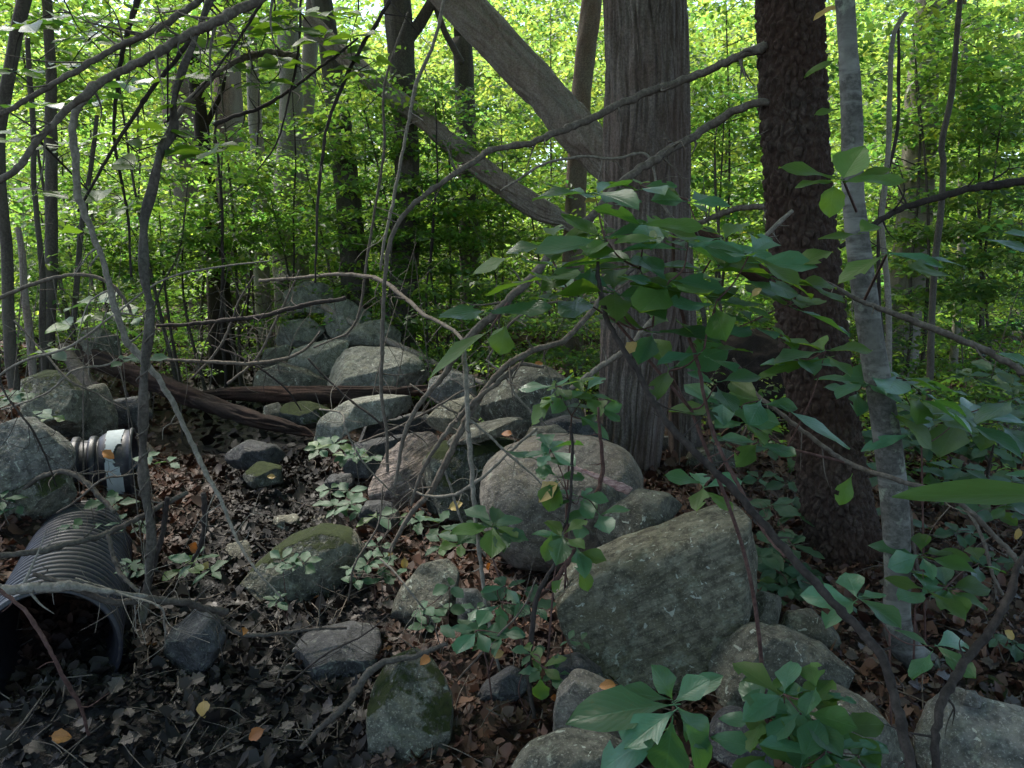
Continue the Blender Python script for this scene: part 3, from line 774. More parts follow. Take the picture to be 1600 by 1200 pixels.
tree('forest_tree', 'pinkish barkless dead trunk standing behind thin black one', [(352,40,36),(356,120,38),(360,200,40),(362,300,42),(364,400,44)], 12.8, 'bark_red', lumpy(5, 0.05, 8), 30, 50, 11, None, seed=25, group=B)
tree('forest_tree', 'narrow grey trunk in bright gap left of the pale pair', [(394,100,18),(398,180,20),(404,260,21),(408,400,24)], 10.6, 'bark_pale', None, 20, 40, 11, crown([ell(-5.5, 19, 7.2, 2.2, 2, 1.8)], 3000, 0.12), seed=26, group=B)
tree('forest_tree', 'pale grey trunk in hazy light behind the undergrowth', [(448,-30,30),(452,80,32),(456,160,34),(450,260,36),(446,400,38)], 10.3, 'bark_pale', lumpy(6, 0.03, 9), 26, 50, 11, crown([ell(-4.5, 18, 6.8, 2, 2, 1.6)], 3000, 0.12), seed=27, group=B)
tree('forest_tree', 'second pale trunk overlapping the first in hazy light', [(486,60,22),(480,150,24),(472,240,26),(468,380,28)], 10.8, 'bark_pale', lumpy(6, 0.03, 10), 26, 50, 10, None, seed=28, group=B)
tree('forest_tree', 'dark upright trunk behind the leaning dead log', [(722,60,24),(726,150,26),(730,240,26),(734,400,30)], 10, 'bark_brown', ribbed(10, 2, 0.02, 11), 30, 50, 11, crown([ell(-.3, 16, 6.6, 2, 2, 1.6)], 3000, 0.12), seed=29, group=B)
tree('forest_tree', 'reddish upright trunk close to the large shaggy trunk', [(928,-30,28),(918,60,29),(908,150,28),(902,260,30),(896,400,34)], 9.6, 'bark_red', ribbed(10, 2, 0.02, 12), 30, 60, 10, crown([ell(1.6, 15, 6.4, 1.8, 1.6, 1.4)], 2600, 0.12), seed=30, group=B)
tree('forest_tree', 'grey vine wrapped forked trunk half hidden in leaves', [(1452,-30,36),(1448,60,42),(1442,140,48),(1436,250,50),(1425,380,54),(1405,520,60)], 8.3, 'bark_pale', ribbed(12, 2, 0.02, 13), 40, 80, 11, crown([ell(4.8, 11.5, 6, 1.8, 1.6, 1.4)], 3500, 0.10), limbs=[[(1448,90,24),(1470,30,20),(1490,-30,18)]], seed=31, group=B)
tree('forest_tree', 'thin straight distant trunk right of the wrapped one', [(1505,30,10),(1506,120,11),(1503,240,11),(1502,400,12)], 9, 'bark_pale', None, 12, 30, 10, None, seed=32, group=B)
tree('forest_tree', 'dim grey trunk standing just past the vine wrapped one', [(1398,200,10),(1400,320,30),(1405,420,36),(1402,520,42)], 12, 'bark_brown', lumpy(8, 0.02, 3), 24, 40, None, None, seed=33, group=B)

SG = 'thin sapling stems in the undergrowth'
for lab, rows, yy, mt in [
    ('slanting sapling stem at the edge past the bank', [(42,-20,20),(20,80,18),(4,180,18),(2,300,17),(12,420,17),(18,560,18)], 6.0, 'bark_brown'),
    ('straight brown sapling stem on the bank behind bare branches', [(72,-30,14),(76,100,15),(80,220,17),(82,350,18),(78,480,19),(76,560,20)], 7.0, 'bark_brown'),
    ('thin dark sapling stem beside the straight brown one', [(42,60,7),(50,180,8),(58,320,8),(66,440,9),(68,520,10)], 6.5, 'bark_brown'),
    ('thin sapling stem left of the twisted vine stem', [(150,180,6),(140,260,7),(126,360,8),(120,470,9),(112,560,9)], 7.2, 'bark_brown'),
    ('short broken sapling stub on the bank', [(28,355,8),(34,400,10),(40,470,11),(46,520,12)], 6.4, 'bark_dead'),
    ('crooked thin sapling at the far edge crossing the arched branch', [(1500,-30,8),(1494,60,8),(1486,150,9),(1470,225,9),(1474,260,9),(1468,360,10),(1458,460,10),(1452,600,11)], 6.0, 'bark_brown'),
    ('light brown forked sapling right of the grey barked trunk', [(1412,20,7),(1392,60,7),(1388,160,8),(1386,250,8),(1378,340,9),(1382,430,9),(1390,600,10)], 5.2, 'bark_pale'),
    ('thin dark stem twined against the light brown forked sapling', [(1406,40,4),(1405,110,5),(1402,200,5),(1386,280,6),(1374,350,6),(1372,460,6),(1378,560,6)], 5.6, 'twig_dark'),
    ('leaning thin stem in the thicket beyond the fallen log', [(940,360,6),(1010,420,6),(1090,470,8),(1100,560,8)], 7.5, 'bark_brown')]:
    tree('sapling_stem', lab, rows, yy, mt, lumpy(20, 0.002, 3), 10, 60, None, None, cat='sapling', group=SG, wig=0.02, seed=int(rows[0][0]) % 90 + 3, fl=0.2, fh=0.1)
rs5 = np.random.RandomState(55)
_sl = {}
def stem_label(px, k):
    m_ = [(230, 'beyond the twisted vine stem'), (460, 'beyond the far boulder pile'), (600, 'between the brown trunks'), (700, 'right of the forked trunk'), (800, 'under the leaning dead trunk'), (900, 'left of the shaggy trunk'), (1130, 'between shaggy and scaly trunks'), (1310, 'beside the grey barked sapling'), (1430, 'by the vine wrapped trunk'), (1560, 'at the far edge')]
    w = min(m_, key=lambda q: abs(q[0] - px))[1]; n_ = _sl.get(w, 0); _sl[w] = n_ + 1
    return ['thin bare stem', 'second thinner bare stem', 'leaning bare stem', 'fourth bare stem', 'fine bare stem', 'last bare stem'][min(n_, 5)] + ' in the thicket ' + w + ('' if n_ < 6 else ', variant'[:0] + [' by the bushes', ' near the low plants', ' behind leaves', ' farther off'][n_ % 4])
for k in range(22):
    px = rs5.choice([rs5.uniform(400, 930), rs5.uniform(1080, 1600), rs5.uniform(60, 400)]); yy = rs5.uniform(7.5, 15)
    lean = rs5.normal(0, 40); w_ = rs5.uniform(3, 6)
    t_ = rs5.uniform(60, 320)
    tree('sapling_stem', stem_label(px, k), [(px + lean, t_, w_ * .5), (px + lean * .6 + rs5.normal(0, 8), t_ + 110, w_ * .8), (px, 500, w_)], yy, 'bark_brown' if k % 3 else 'twig_dark', None, 6, 24, None, None, cat='sapling', group='bare sapling stems in the thicket', wig=0.05, seed=k, fl=0.2, fh=.1)

# leaning dead trunks
def trunk_thing(name, label, cat, rows, y, mat, disp, ns, n, wig=0.01, seed=1, group=None, extra=()):
    c, r = line3(rows, y, wig, n, seed)
    V, Q, T = tube(c, r, ns, disp=disp)
    o = centred(name, V, [Q, T], M[mat])
    return tag(o, label, cat, group)
trunk_thing('leaning_dead_trunk', 'thick barkless dead trunk leaning down behind the shaggy tree', 'dead tree', [(640,-80,52),(714,0,52),(765,55,52),(810,102,53),(856,150,54),(898,202,56),(945,250,54),(1000,300,50)], 8.0, 'bark_dead', ribbed(16, 1.4, 0.055, 14), 120, 260, seed=40)
trunk_thing('leaning_dead_trunk', 'lower leaning dead trunk broken into a shredded reddish end', 'dead tree', [(480,30,26),(555,104,28),(600,140,29),(640,172,30),(690,213,31),(745,258,33),(795,297,34),(840,325,33),(880,345,24),(905,362,8)], 8.5, 'bark_dead', ribbed(18, 1.4, 0.05, 15), 90, 240, seed=41)
trunk_thing('fallen_branch_log', 'reddish rotten limb on the ground behind the shaggy trunk', 'log', [(1080,360,26),(1140,400,32),(1200,440,34),(1270,500,34)], 7.5, 'wood_rot', ribbed(16, 2, 0.02, 16), 40, 80, seed=42)
c0 = P(1165, 585, 7.0)
Vr, Fr = ico(5)
nz = fbm(Vr * 2.2, 5, 77); Vs = Vr * (1 + 0.35 * nz)[:, None] * np.array([0.52, 0.35, 0.36])
rp = thing('uprooted_stump', 'dark uprooted stump and root mass behind the scaly trunk', 'stump', (c0[0], c0[1], gz(c0[0], c0[1])))
link('stump_body', mesh_np('stump_body', Vs + c0 - np.array(rp.location), Fr, mat=M['log_dark']), rp)
for k in range(14):
    a = rs5.uniform(0, 2 * PI); e = c0 + np.array([math.cos(a) * rs5.uniform(.5, .9), rs5.uniform(-.5, .2), math.sin(a) * rs5.uniform(.3, .55)])
    mid = (c0 + e) / 2 + rs5.normal(0, .06, 3)
    cc = catmull([c0, mid, e], 14); V, Q, T = tube(cc, np.linspace(.035, .006, 14), 6)
    link('root', mesh_np('root', V - np.array(rp.location), [Q, T], mat=M['twig_dark']), rp)

# fallen logs
trunk_thing('fallen_log', 'dark rotting log slanting down across the stream bed', 'log', [(104,540,22,7.1),(150,560,24,6.9),(210,584,26,6.7),(270,610,28,6.4),(340,638,30,6.2),(410,658,30,6.0),(470,674,24,5.9),(494,684,10,5.85)], None, 'wood_rot', ribbed(15, 2.0, 0.055, 17), 70, 160, seed=43)
trunk_thing('split_log', 'split reddish brown log bridging from bed to the far boulders', 'log', [(285,622,12,6.7),(330,616,22,6.7),(400,616,32,6.65),(480,618,36,6.6),(560,616,34,6.6),(625,612,28,6.6),(690,606,20,6.6)], None, 'wood_rot', ribbed(16, 1.6, 0.03, 18), 70, 160, seed=44)
trunk_thing('fallen_log', 'mossy dead log lying on the bank under the round boulder', 'log', [(100,545,20,6.6),(130,590,26,6.3),(165,640,28,6.0),(205,685,26,5.8),(240,715,18,5.7)], None, 'bark_brown', lumpy(12, 0.02, 19), 40, 90, seed=45)
trunk_thing('fallen_log', 'thin mossy log parallel to the other on the bank', 'log', [(150,600,14,5.9),(175,640,16,5.7),(200,690,16,5.55),(215,720,12,5.5)], None, 'log_dark', lumpy(12, 0.02, 20), 30, 60, seed=46)
for lab, rows in [
    ('pale peeled stick among rust leaves beyond the scaly trunk', [(1140,775,9,5.0),(1200,762,11,5.0),(1255,756,10,5.0)]),
    ('grey fallen branch lying beyond the grey sapling', [(1330,720,12,5.6),(1420,735,14,5.6),(1540,742,12,5.6)]),
    ('brown fallen pole lying in ferny plants at the far edge', [(1380,690,16,6.4),(1480,705,18,6.4),(1620,722,18,6.4)]),
    ('long fallen pole on the rise behind the far boulder pile', [(640,468,8,9.5),(760,490,9,9.5),(900,505,10,9.5),(960,512,10,9.5)]),
    ('slanting dead pole beside the forked trunk base', [(505,480,10,8.2),(620,540,10,7.6),(720,585,9,7.0),(760,600,8,6.8)]),
    ('pale stick lying near the second shaggy stem', [(1085,790,8,5.2),(1130,785,9,5.2),(1180,778,8,5.2)]),
    ('broken limb stub lying beyond the grey sapling foot', [(1400,760,14,5.0),(1440,800,16,4.9),(1480,812,14,4.9)])]:
    trunk_thing('fallen_pole', lab, 'fallen branch', rows, None, 'bark_dead', lumpy(20, 0.006, 22), 14, 50, 0.015, seed=int(rows[0][0]) % 50, group='fallen poles on the woodland floor')

# ---------------------------------------------------------------- bare branches and vines
def branch(label, rows, y, mat, name='bare_branch', cat='branch', ns=8, twigs=6, tl=0.25, wig=0.014, group=None, seed=None, disp=None, n=None):
    seed = seed if seed is not None else int(abs(rows[0][0] * 3 + rows[0][1] * 7 + rows[-1][0])) % 900
    r0 = np.random.RandomState(seed)
    c, r = line3(rows, y, wig, n or max(50, len(rows) * 12), seed)
    kk = np.arange(len(c)) + 0.0
    bump_ = 1 + 0.16 * fbm(np.stack([kk * .6, kk * 0, kk * 0], -1), 3, seed) + 0.22 * (r0.rand(len(c)) < .05)
    kx = np.stack([fbm(np.stack([kk * .45, kk * 0 + 5 * q, kk * 0], -1), 3, seed + 3) for q in range(3)], 1)
    c = c + kx * (r * 0.45)[:, None]
    twigs = int(twigs * 1.6)
    G = Geo(); G.tube(c, r * bump_, ns, disp=disp)
    T_, N_, B_ = frames(c)
    for k in range(twigs):
        i = r0.randint(3, len(c) - 3); a = r0.uniform(0, 2 * PI)
        d = T_[i] * r0.uniform(-.2, .9) + N_[i] * math.cos(a) + B_[i] * math.sin(a) * .6; d /= np.linalg.norm(d)
        L = tl * r0.uniform(.3, 1.2); q = c[i] + d * L * .5 + r0.normal(0, L * .1, 3); e = c[i] + d * L + r0.normal(0, L * .15, 3)
        cc = catmull([c[i], q, e], 9); G.tube(cc, np.linspace(max(r[i] * .38, .0011), .0007, 9), 5, caps=False)
        if r0.rand() < .5:
            e2 = q + r0.normal(0, L * .3, 3); G.tube(catmull([q, (q + e2) / 2 + r0.normal(0, L * .04, 3), e2], 6), np.linspace(max(r[i] * .22, .0009), .0006, 6), 4, caps=False)
    V, F = G.out()
    return tag(centred(name, V, F, M[mat]), label, cat, group)

BR = branch
BR('long bare limb arching from the scaly trunk across the view', [(1200,74,15,3.8),(1150,92,13,3.85),(1080,122,12,4.0),(1000,147,12,3.9),(930,185,11,3.8),(880,205,11,3.7),(830,222,10,3.65),(770,232,9,3.6),(735,255,9,3.55),(700,278,8,3.5),(650,315,8,3.5),(622,345,7,3.5),(606,385,7,3.5),(600,450,6,3.5),(598,540,6,3.5),(596,600,6,3.5),(604,680,5,3.5),(606,740,5,3.5)], None, 'twig', twigs=12, tl=.2)
BR('dead limb sloping from the scaly trunk down past the shaggy one', [(1202,158,12,3.8),(1160,166,12,3.8),(1110,195,13,3.9),(1050,232,13,3.8),(975,280,13,3.7),(930,325,12,3.6),(880,375,12,3.5),(835,425,13,3.45),(800,462,13,3.4),(760,498,13,3.4),(722,535,12,3.4),(690,585,9,3.4),(660,625,8,3.4),(636,675,7,3.4),(618,760,5,3.4)], None, 'twig', twigs=10, tl=.2)
BR('long curving limb sweeping down in front of the speckled boulder', [(1002,405,9,3.9),(960,440,9,3.8),(925,485,9,3.7),(880,535,9,3.6),(830,552,10,3.55),(792,572,10,3.5),(762,605,10,3.5),(740,640,11,3.5),(705,705,11,3.5),(676,765,10,3.5),(640,805,8,3.5),(612,860,7,3.5)], None, 'twig', twigs=8, tl=.2)
BR('second limb tangled beside the long curving one', [(850,575,5,3.55),(815,570,7,3.55),(790,590,8,3.5),(755,615,8,3.5),(720,650,8,3.48),(690,690,7,3.45),(660,735,7,3.45),(640,790,5,3.45)], None, 'twig', twigs=6, tl=.2)
BR('pale hanging vine dropping straight to the seedlings by the slab', [(722,528,6,3.3),(728,580,8,3.25),(730,660,8,3.2),(737,720,8,3.15),(744,800,7,3.1),(752,870,7,3.05),(762,940,6,3.0),(770,1000,6,2.95),(784,1066,5,2.9)], None, 'twig_pale', twigs=5, tl=.12)
BR('arching thin vine from the far pile to the sloping limb', [(405,438,5,5.5),(480,432,5,5.3),(545,430,6,5.0),(590,438,7,4.8),(625,460,7,4.5),(660,490,7,4.2),(700,510,6,3.9),(722,530,6,3.6)], None, 'twig', twigs=6, tl=.2)
BR('looping thin vine around the far boulder pile', [(640,20,3,5.2),(600,130,4,5.2),(600,240,4,5.2),(586,330,4,5.2),(570,420,4,5.2),(560,490,4,5.2),(545,520,4,5.2),(520,530,3,5.2),(490,545,3,5.2)], None, 'twig', twigs=3, tl=.2)
BR('pale thin vine hanging from above between the forked trunks', [(700,-20,5,5.0),(680,60,5,5.0),(650,130,6,5.0),(636,200,5,5.0),(622,280,5,4.9),(604,360,5,4.8),(596,420,4,4.8)], None, 'twig_pale', twigs=4, tl=.3)
BR('pale vine curving from the leaning pinkish stone along the boulder', [(640,765,4,3.5),(670,776,4,3.45),(710,772,5,3.4),(745,752,6,3.35),(790,715,5,3.35),(840,670,5,3.35)], None, 'twig_pale', twigs=4, tl=.12)
BR('thin twig running down from hanging vine over the smooth boulder', [(733,655,4,3.2),(765,680,4,3.2),(800,712,4,3.2),(835,742,3,3.2),(850,760,2,3.2)], None, 'twig_pale', twigs=3, tl=.12)
BR('thin stem rising past the seedlings at the smooth boulder foot', [(690,720,3,3.6),(705,760,4,3.6),(730,830,4,3.6),(760,870,3,3.6)], None, 'twig_pale', twigs=3, tl=.12)
BR('reddish bare stem crossing the pink bark strip', [(935,640,4,3.1),(940,700,6,3.1),(938,745,7,3.1),(920,790,7,3.05),(905,830,6,3.05),(890,880,8,3.0),(860,920,9,3.0),(820,948,5,3.0)], None, 'twig_red', twigs=5, tl=.12)
BR('dark upright twig rising over the smooth boulder', [(888,668,4,2.9),(894,700,5,2.9),(893,760,5,2.9),(888,810,4,2.9),(876,835,4,2.9)], None, 'twig_dark', twigs=3, tl=.1)
BR('thin dark stem of the seedling left of the slab', [(880,850,4,2.75),(842,920,8,2.7),(833,980,9,2.68),(827,1050,8,2.65),(836,1110,7,2.6),(850,1180,6,2.5),(860,1230,6,2.4)], None, 'twig_dark', twigs=4, tl=.1)
# lower left
BR('thick bare branch sweeping down from the top of the view', [(470,-40,13,3.2),(400,0,14,3.1),(340,32,14,3.0),(300,50,13,3.0),(240,85,13,2.9),(200,105,12,2.9),(160,130,12,2.85),(140,150,13,2.8),(110,172,10,2.8),(60,218,10,2.75),(20,262,10,2.7),(-30,292,10,2.7)], None, 'twig', twigs=9, tl=.35, ns=12)
BR('thinner branch above and parallel to the thick bare one', [(340,-30,11,3.4),(300,8,10,3.4),(240,48,9,3.3),(180,75,9,3.3),(120,110,9,3.2),(50,150,8,3.2),(-30,190,8,3.1)], None, 'twig', twigs=8, tl=.35, ns=10)
BR('short curved limb stub over the leafy gap', [(462,88,9,3.6),(420,84,10,3.6),(380,88,10,3.6),(345,110,9,3.6),(315,135,9,3.6),(285,165,8,3.6),(262,200,7,3.6)], None, 'twig', twigs=4, tl=.3)
BR('thin forked twig reaching toward the black trunk', [(560,60,3,3.8),(510,98,4,3.8),(455,140,5,3.8),(410,165,6,3.8),(360,182,6,3.8),(335,195,8,3.8)], None, 'twig_dark', twigs=5, tl=.25)
BR('pale crooked slender stem bending over the stream bed', [(165,120,7,3.3),(122,168,11,3.3),(113,215,11,3.3),(120,262,11,3.3),(122,310,11,3.3),(140,360,10,3.3),(165,420,9,3.3),(182,480,10,3.3),(200,535,11,3.3),(228,570,10,3.3),(262,622,9,3.3),(290,675,8,3.25),(312,725,8,3.2),(345,780,6,3.15),(365,830,5,3.1),(400,890,4,3.0),(445,938,3,2.95)], None, 'twig_pale', twigs=8, tl=.25, ns=10)
BR('thin nearly black stem hanging through the bright gap', [(222,-20,10,3.9),(208,30,9,3.9),(192,90,7,3.9),(182,160,6,3.9),(178,210,5,3.9),(186,270,5,3.9),(198,340,4,3.9),(205,430,4,3.9)], None, 'twig_dark', twigs=5, tl=.3)
BR('slanting dark branch behind the thick one', [(330,30,9,3.7),(300,60,8,3.7),(270,95,7,3.7),(235,140,7,3.7),(205,190,6,3.7),(170,245,5,3.7),(120,330,4,3.7)], None, 'twig_dark', twigs=7, tl=.3)
BR('fine dark vine hanging in front of the pale trunks', [(470,-20,4,3.6),(468,50,4,3.6),(460,110,4,3.6),(446,170,3,3.6),(430,230,3,3.6),(400,270,2,3.6)], None, 'twig_dark', twigs=4, tl=.2)
BR('thin dark vine dropping beside the brown trunk', [(620,-20,6,3.8),(590,30,6,3.8),(562,70,6,3.8),(536,130,6,3.8),(514,190,5,3.8),(500,270,5,3.8),(494,340,4,3.8),(490,440,3,3.8)], None, 'twig_dark', twigs=5, tl=.25)
BR('fine dark twig fan at the top by the thick branch', [(420,-20,6,3.3),(398,20,5,3.3),(370,60,4,3.3),(335,110,3,3.3),(300,150,2,3.3)], None, 'twig_dark', twigs=9, tl=.3)
BR('thin arching bare branch low across the bank', [(-20,470,6,4.0),(40,448,6,4.0),(90,434,6,4.0),(140,430,6,4.0),(178,446,6,4.0),(198,470,6,4.0),(206,490,5,4.0)], None, 'twig', twigs=6, tl=.25)
BR('dark bare branch pointing at the far boulder pile', [(245,510,5,4.6),(310,506,6,4.6),(360,500,7,4.6),(415,492,7,4.6),(470,478,7,4.6),(540,466,6,4.6)], None, 'twig_dark', twigs=7, tl=.25)
BR('thin pale twig rising from the bank to the bare branch', [(-10,590,4,3.6),(40,560,4,3.6),(110,540,4,3.6),(180,490,3,3.6),(250,440,3,3.6),(330,420,3,3.6),(420,410,2,3.6)], None, 'twig_pale', twigs=6, tl=.2)
BR('bare arching stick lying over the stream bed beyond the vine', [(240,560,4,5.4),(310,565,5,5.4),(380,566,6,5.4),(440,562,5,5.4),(480,545,4,5.4),(500,520,3,5.4)], None, 'twig', twigs=8, tl=.3)
BR('tangled bare brush left of the far boulder pile', [(355,600,4,5.6),(400,560,4,5.6),(430,500,4,5.6),(450,460,3,5.6),(470,420,3,5.6)], None, 'twig', twigs=14, tl=.45)
BR('upright bare brush in the stream bed behind the logs', [(300,590,3,5.8),(330,560,4,5.8),(355,520,4,5.8),(372,470,3,5.8),(395,430,3,5.8)], None, 'twig', twigs=12, tl=.4)
BR('pale peeling branch resting on the mouth of the large pipe', [(-30,925,15,2.35),(30,922,17,2.36),(80,918,18,2.38),(120,916,15,2.4),(170,922,9,2.45),(230,934,8,2.55)], None, 'bark_pale', name='fallen_branch', cat='fallen branch', twigs=4, tl=.15, ns=12)
BR('brown crooked branch crossing the pale one on the pipe', [(48,896,7,2.4),(90,908,9,2.4),(130,924,10,2.42),(165,942,10,2.45),(200,944,11,2.5),(240,938,12,2.55),(290,944,12,2.6),(325,952,12,2.65),(358,958,11,2.7)], None, 'bark_brown', name='fallen_branch', cat='fallen branch', twigs=4, tl=.12, ns=12)
BR('long stick laid slantwise across the ribs of the large pipe', [(0,868,10,2.75),(60,862,10,2.8),(110,848,9,2.85),(160,836,9,2.95),(205,815,9,3.05),(250,790,9,3.15),(290,770,7,3.25)], None, 'bark_brown', name='fallen_branch', cat='fallen branch', twigs=4, tl=.15, ns=10)
BR('short stick propped from the slantwise stick down the pipe side', [(165,838,6,2.9),(176,875,8,2.85),(190,905,7,2.8),(215,930,6,2.75)], None, 'bark_brown', name='fallen_branch', cat='fallen branch', twigs=2, tl=.12)
BR('reddish thin branch drooping in front of the pipe mouth', [(-10,918,6,2.2),(30,948,6,2.2),(60,985,7,2.2),(85,1025,6,2.2),(108,1070,7,2.25),(126,1110,6,2.3),(134,1150,5,2.35)], None, 'twig_red', twigs=3, tl=.06)
BR('dark root curving beside the upright mossy topped boulder', [(700,1005,7,2.6),(650,1022,9,2.6),(605,1030,11,2.6),(575,1050,13,2.6),(552,1085,13,2.55),(525,1115,12,2.5),(498,1140,9,2.5),(470,1170,7,2.45)], None, 'bark_brown', name='exposed_root', cat='root', twigs=3, tl=.15, ns=12)
BR('curved stick on leaves between pipe stone and moss topped boulder', [(325,955,7,3.0),(345,975,7,3.0),(375,992,7,3.0),(420,992,7,3.0),(470,985,6,3.0),(540,982,5,3.0)], None, 'bark_brown', name='fallen_branch', cat='fallen branch', twigs=5, tl=.2)
BR('bowed branch curving over the dark rock on the bank', [(10,790,5,3.9),(50,755,7,3.9),(95,738,9,3.85),(130,748,9,3.8),(160,778,8,3.75),(178,800,7,3.7)], None, 'bark_brown', name='fallen_branch', cat='fallen branch', twigs=4, tl=.2)
# right foreground
BR('dark bare stem slanting down through the shrub to the corner', [(938,380,4,2.3),(936,430,6,2.25),(950,500,8,2.2),(985,565,9,2.15),(1030,640,10,2.1),(1085,700,11,2.05),(1150,765,12,2.0),(1220,850,13,1.95),(1290,930,14,1.9),(1345,985,15,1.85),(1378,1030,16,1.8),(1395,1085,16,1.75),(1412,1140,17,1.7),(1430,1230,18,1.65)], None, 'twig_dark', name='shrub_stem', twigs=5, tl=.12, ns=12)
BR('thin reddish shrub stem crossing in front of the slim shaggy tree', [(1056,350,5,2.4),(1052,420,5,2.38),(1062,500,6,2.35),(1085,570,6,2.3),(1105,640,6,2.25),(1130,710,6,2.2),(1165,775,7,2.15),(1195,830,6,2.1),(1230,870,5,2.0)], None, 'twig_red', name='shrub_stem', twigs=3, tl=.1)
BR('wavy brown stem crossing the scaly trunk toward the far edge', [(1150,560,4,2.6),(1163,580,6,2.6),(1172,605,6,2.6),(1200,630,7,2.55),(1240,660,7,2.5),(1290,700,8,2.45),(1330,725,8,2.45),(1390,745,8,2.4),(1450,765,8,2.4),(1500,785,8,2.4),(1560,840,8,2.4),(1630,920,8,2.4)], None, 'twig', name='shrub_stem', twigs=5, tl=.15)
BR('long dark twig arching past the grey sapling to the edge', [(1290,440,6,2.6),(1340,465,7,2.6),(1400,490,9,2.6),(1460,512,10,2.6),(1510,532,10,2.6),(1560,555,11,2.6),(1640,600,12,2.6)], None, 'twig', name='shrub_stem', twigs=4, tl=.15)
BR('dark stem forking at the pale corner boulder', [(1630,840,10,2.2),(1596,880,9,2.15),(1580,930,13,2.1),(1545,990,14,2.05),(1505,1045,15,2.0),(1476,1090,15,1.95),(1466,1140,14,1.9),(1462,1230,14,1.85)], None, 'twig_dark', name='shrub_stem', twigs=3, tl=.1, ns=12)
BR('dark arched branch curving behind the grey sapling', [(1310,385,7,4.6),(1370,348,9,4.6),(1430,318,10,4.6),(1500,296,11,4.6),(1560,286,12,4.6),(1640,280,13,4.6)], None, 'twig_dark', twigs=5, tl=.3)
BR('thin arched branch behind the scaly trunk at middle height', [(1060,360,5,5.0),(1110,342,8,5.0),(1160,325,9,4.9),(1200,320,9,4.8),(1240,318,6,4.7)], None, 'twig', twigs=5, tl=.3)
BR('broken pale limb stub poking up beside the scaly trunk', [(1165,402,6,3.6),(1190,376,7,3.6),(1212,352,7,3.6),(1239,326,6,3.6)], None, 'twig_pale', twigs=2, tl=.06, n=14)
BR('fine twigs sprouting across the scaly trunk', [(1285,60,2,3.8),(1250,130,4,3.8),(1240,150,5,3.8),(1225,180,5,3.8),(1205,205,4,3.8)], None, 'twig', twigs=6, tl=.2)
BR('thin arched twig over the leaf litter beyond the grey sapling', [(1385,740,4,3.6),(1420,790,5,3.6),(1425,850,5,3.6),(1440,940,4,3.6)], None, 'twig', twigs=5, tl=.2)
BR('thin brown twig rising in the right hand plants', [(1500,780,5,3.4),(1530,830,6,3.3),(1550,900,6,3.2),(1566,930,5,3.2)], None, 'twig', twigs=4, tl=.2)
BR('thin vine looping beneath the shrub over the shaggy trunk', [(780,300,3,4.2),(840,262,4,4.2),(900,246,4,4.2),(960,248,4,4.2),(1005,240,5,4.2),(1020,262,4,4.2),(1030,310,4,4.2),(1060,350,3,4.2)], None, 'twig_pale', twigs=6, tl=.2)
BR('bare twig arching across gap at middle of wall', [(760,560,3,4.4),(800,500,4,4.4),(860,470,4,4.4),(930,470,3,4.4),(1010,420,3,4.4)], None, 'twig', twigs=8, tl=.3)
BR('pale slanting stick leaning on the shaggy trunk above the boulder', [(890,610,8,4.5),(935,575,9,4.5),(985,540,9,4.4),(1020,500,8,4.3)], None, 'twig_pale', twigs=3, tl=.2)

rt = np.random.RandomState(300)
for k, (lab, x0, y0, x1, y1, yy) in enumerate([
    ('fine bare twig lying over the tan block', 640,600,820,690,4.6), ('fine bare twig over the speckled boulder face', 760,560,880,690,4.6), ('crooked twig over the arched grey slab', 480,560,640,700,4.9),
    ('thin crossing twig below the sloping limb', 560,690,760,600,4.0), ('bowed twig in front of the dark tilted slate', 500,640,620,780,4.2), ('thin root like twig on the litter by the cobble', 470,900,640,800,3.8),
    ('thin twig beside the moss topped boulder', 540,960,600,760,3.5), ('thin twig across the leaning grey stone', 590,870,690,1010,3.1), ('brittle twig beside the split log', 330,540,470,640,6.0),
    ('twig tangle left of the twisted vine stem', 20,500,200,640,4.0), ('thin twig over the mossy bank boulder', 0,640,180,560,4.1), ('bare twig in front of the pale wedge rock', 0,560,90,760,3.8),
    ('thin twig between the pipes', 90,800,220,740,3.6), ('fine twig at the mouth of the large pipe', 120,900,260,1010,2.5), ('fine curved twig over the sunken flat rock', 430,1090,610,960,2.8),
    ('thin twig rising from litter by the slab', 700,1080,840,900,2.8), ('thin twig in rusty litter by the scaly trunk', 1180,860,1300,760,4.0), ('bent twig before the uprooted stump', 1080,520,1230,650,4.8)]):
    mx, my = (x0 + x1) / 2 + rt.normal(0, 18), (y0 + y1) / 2 + rt.normal(0, 18)
    BR(lab, [(x0, y0, 3.0, yy), ((x0 + mx) / 2 + rt.normal(0, 8), (y0 + my) / 2 + rt.normal(0, 8), 3.2, yy - .05), (mx, my, 3.6, yy - .1), ((x1 + mx) / 2 + rt.normal(0, 8), (y1 + my) / 2, 3.0, yy - .05), (x1, y1, 2.0, yy)], None, ['twig', 'twig_pale', 'twig_dark'][k % 3], twigs=8, tl=.22)

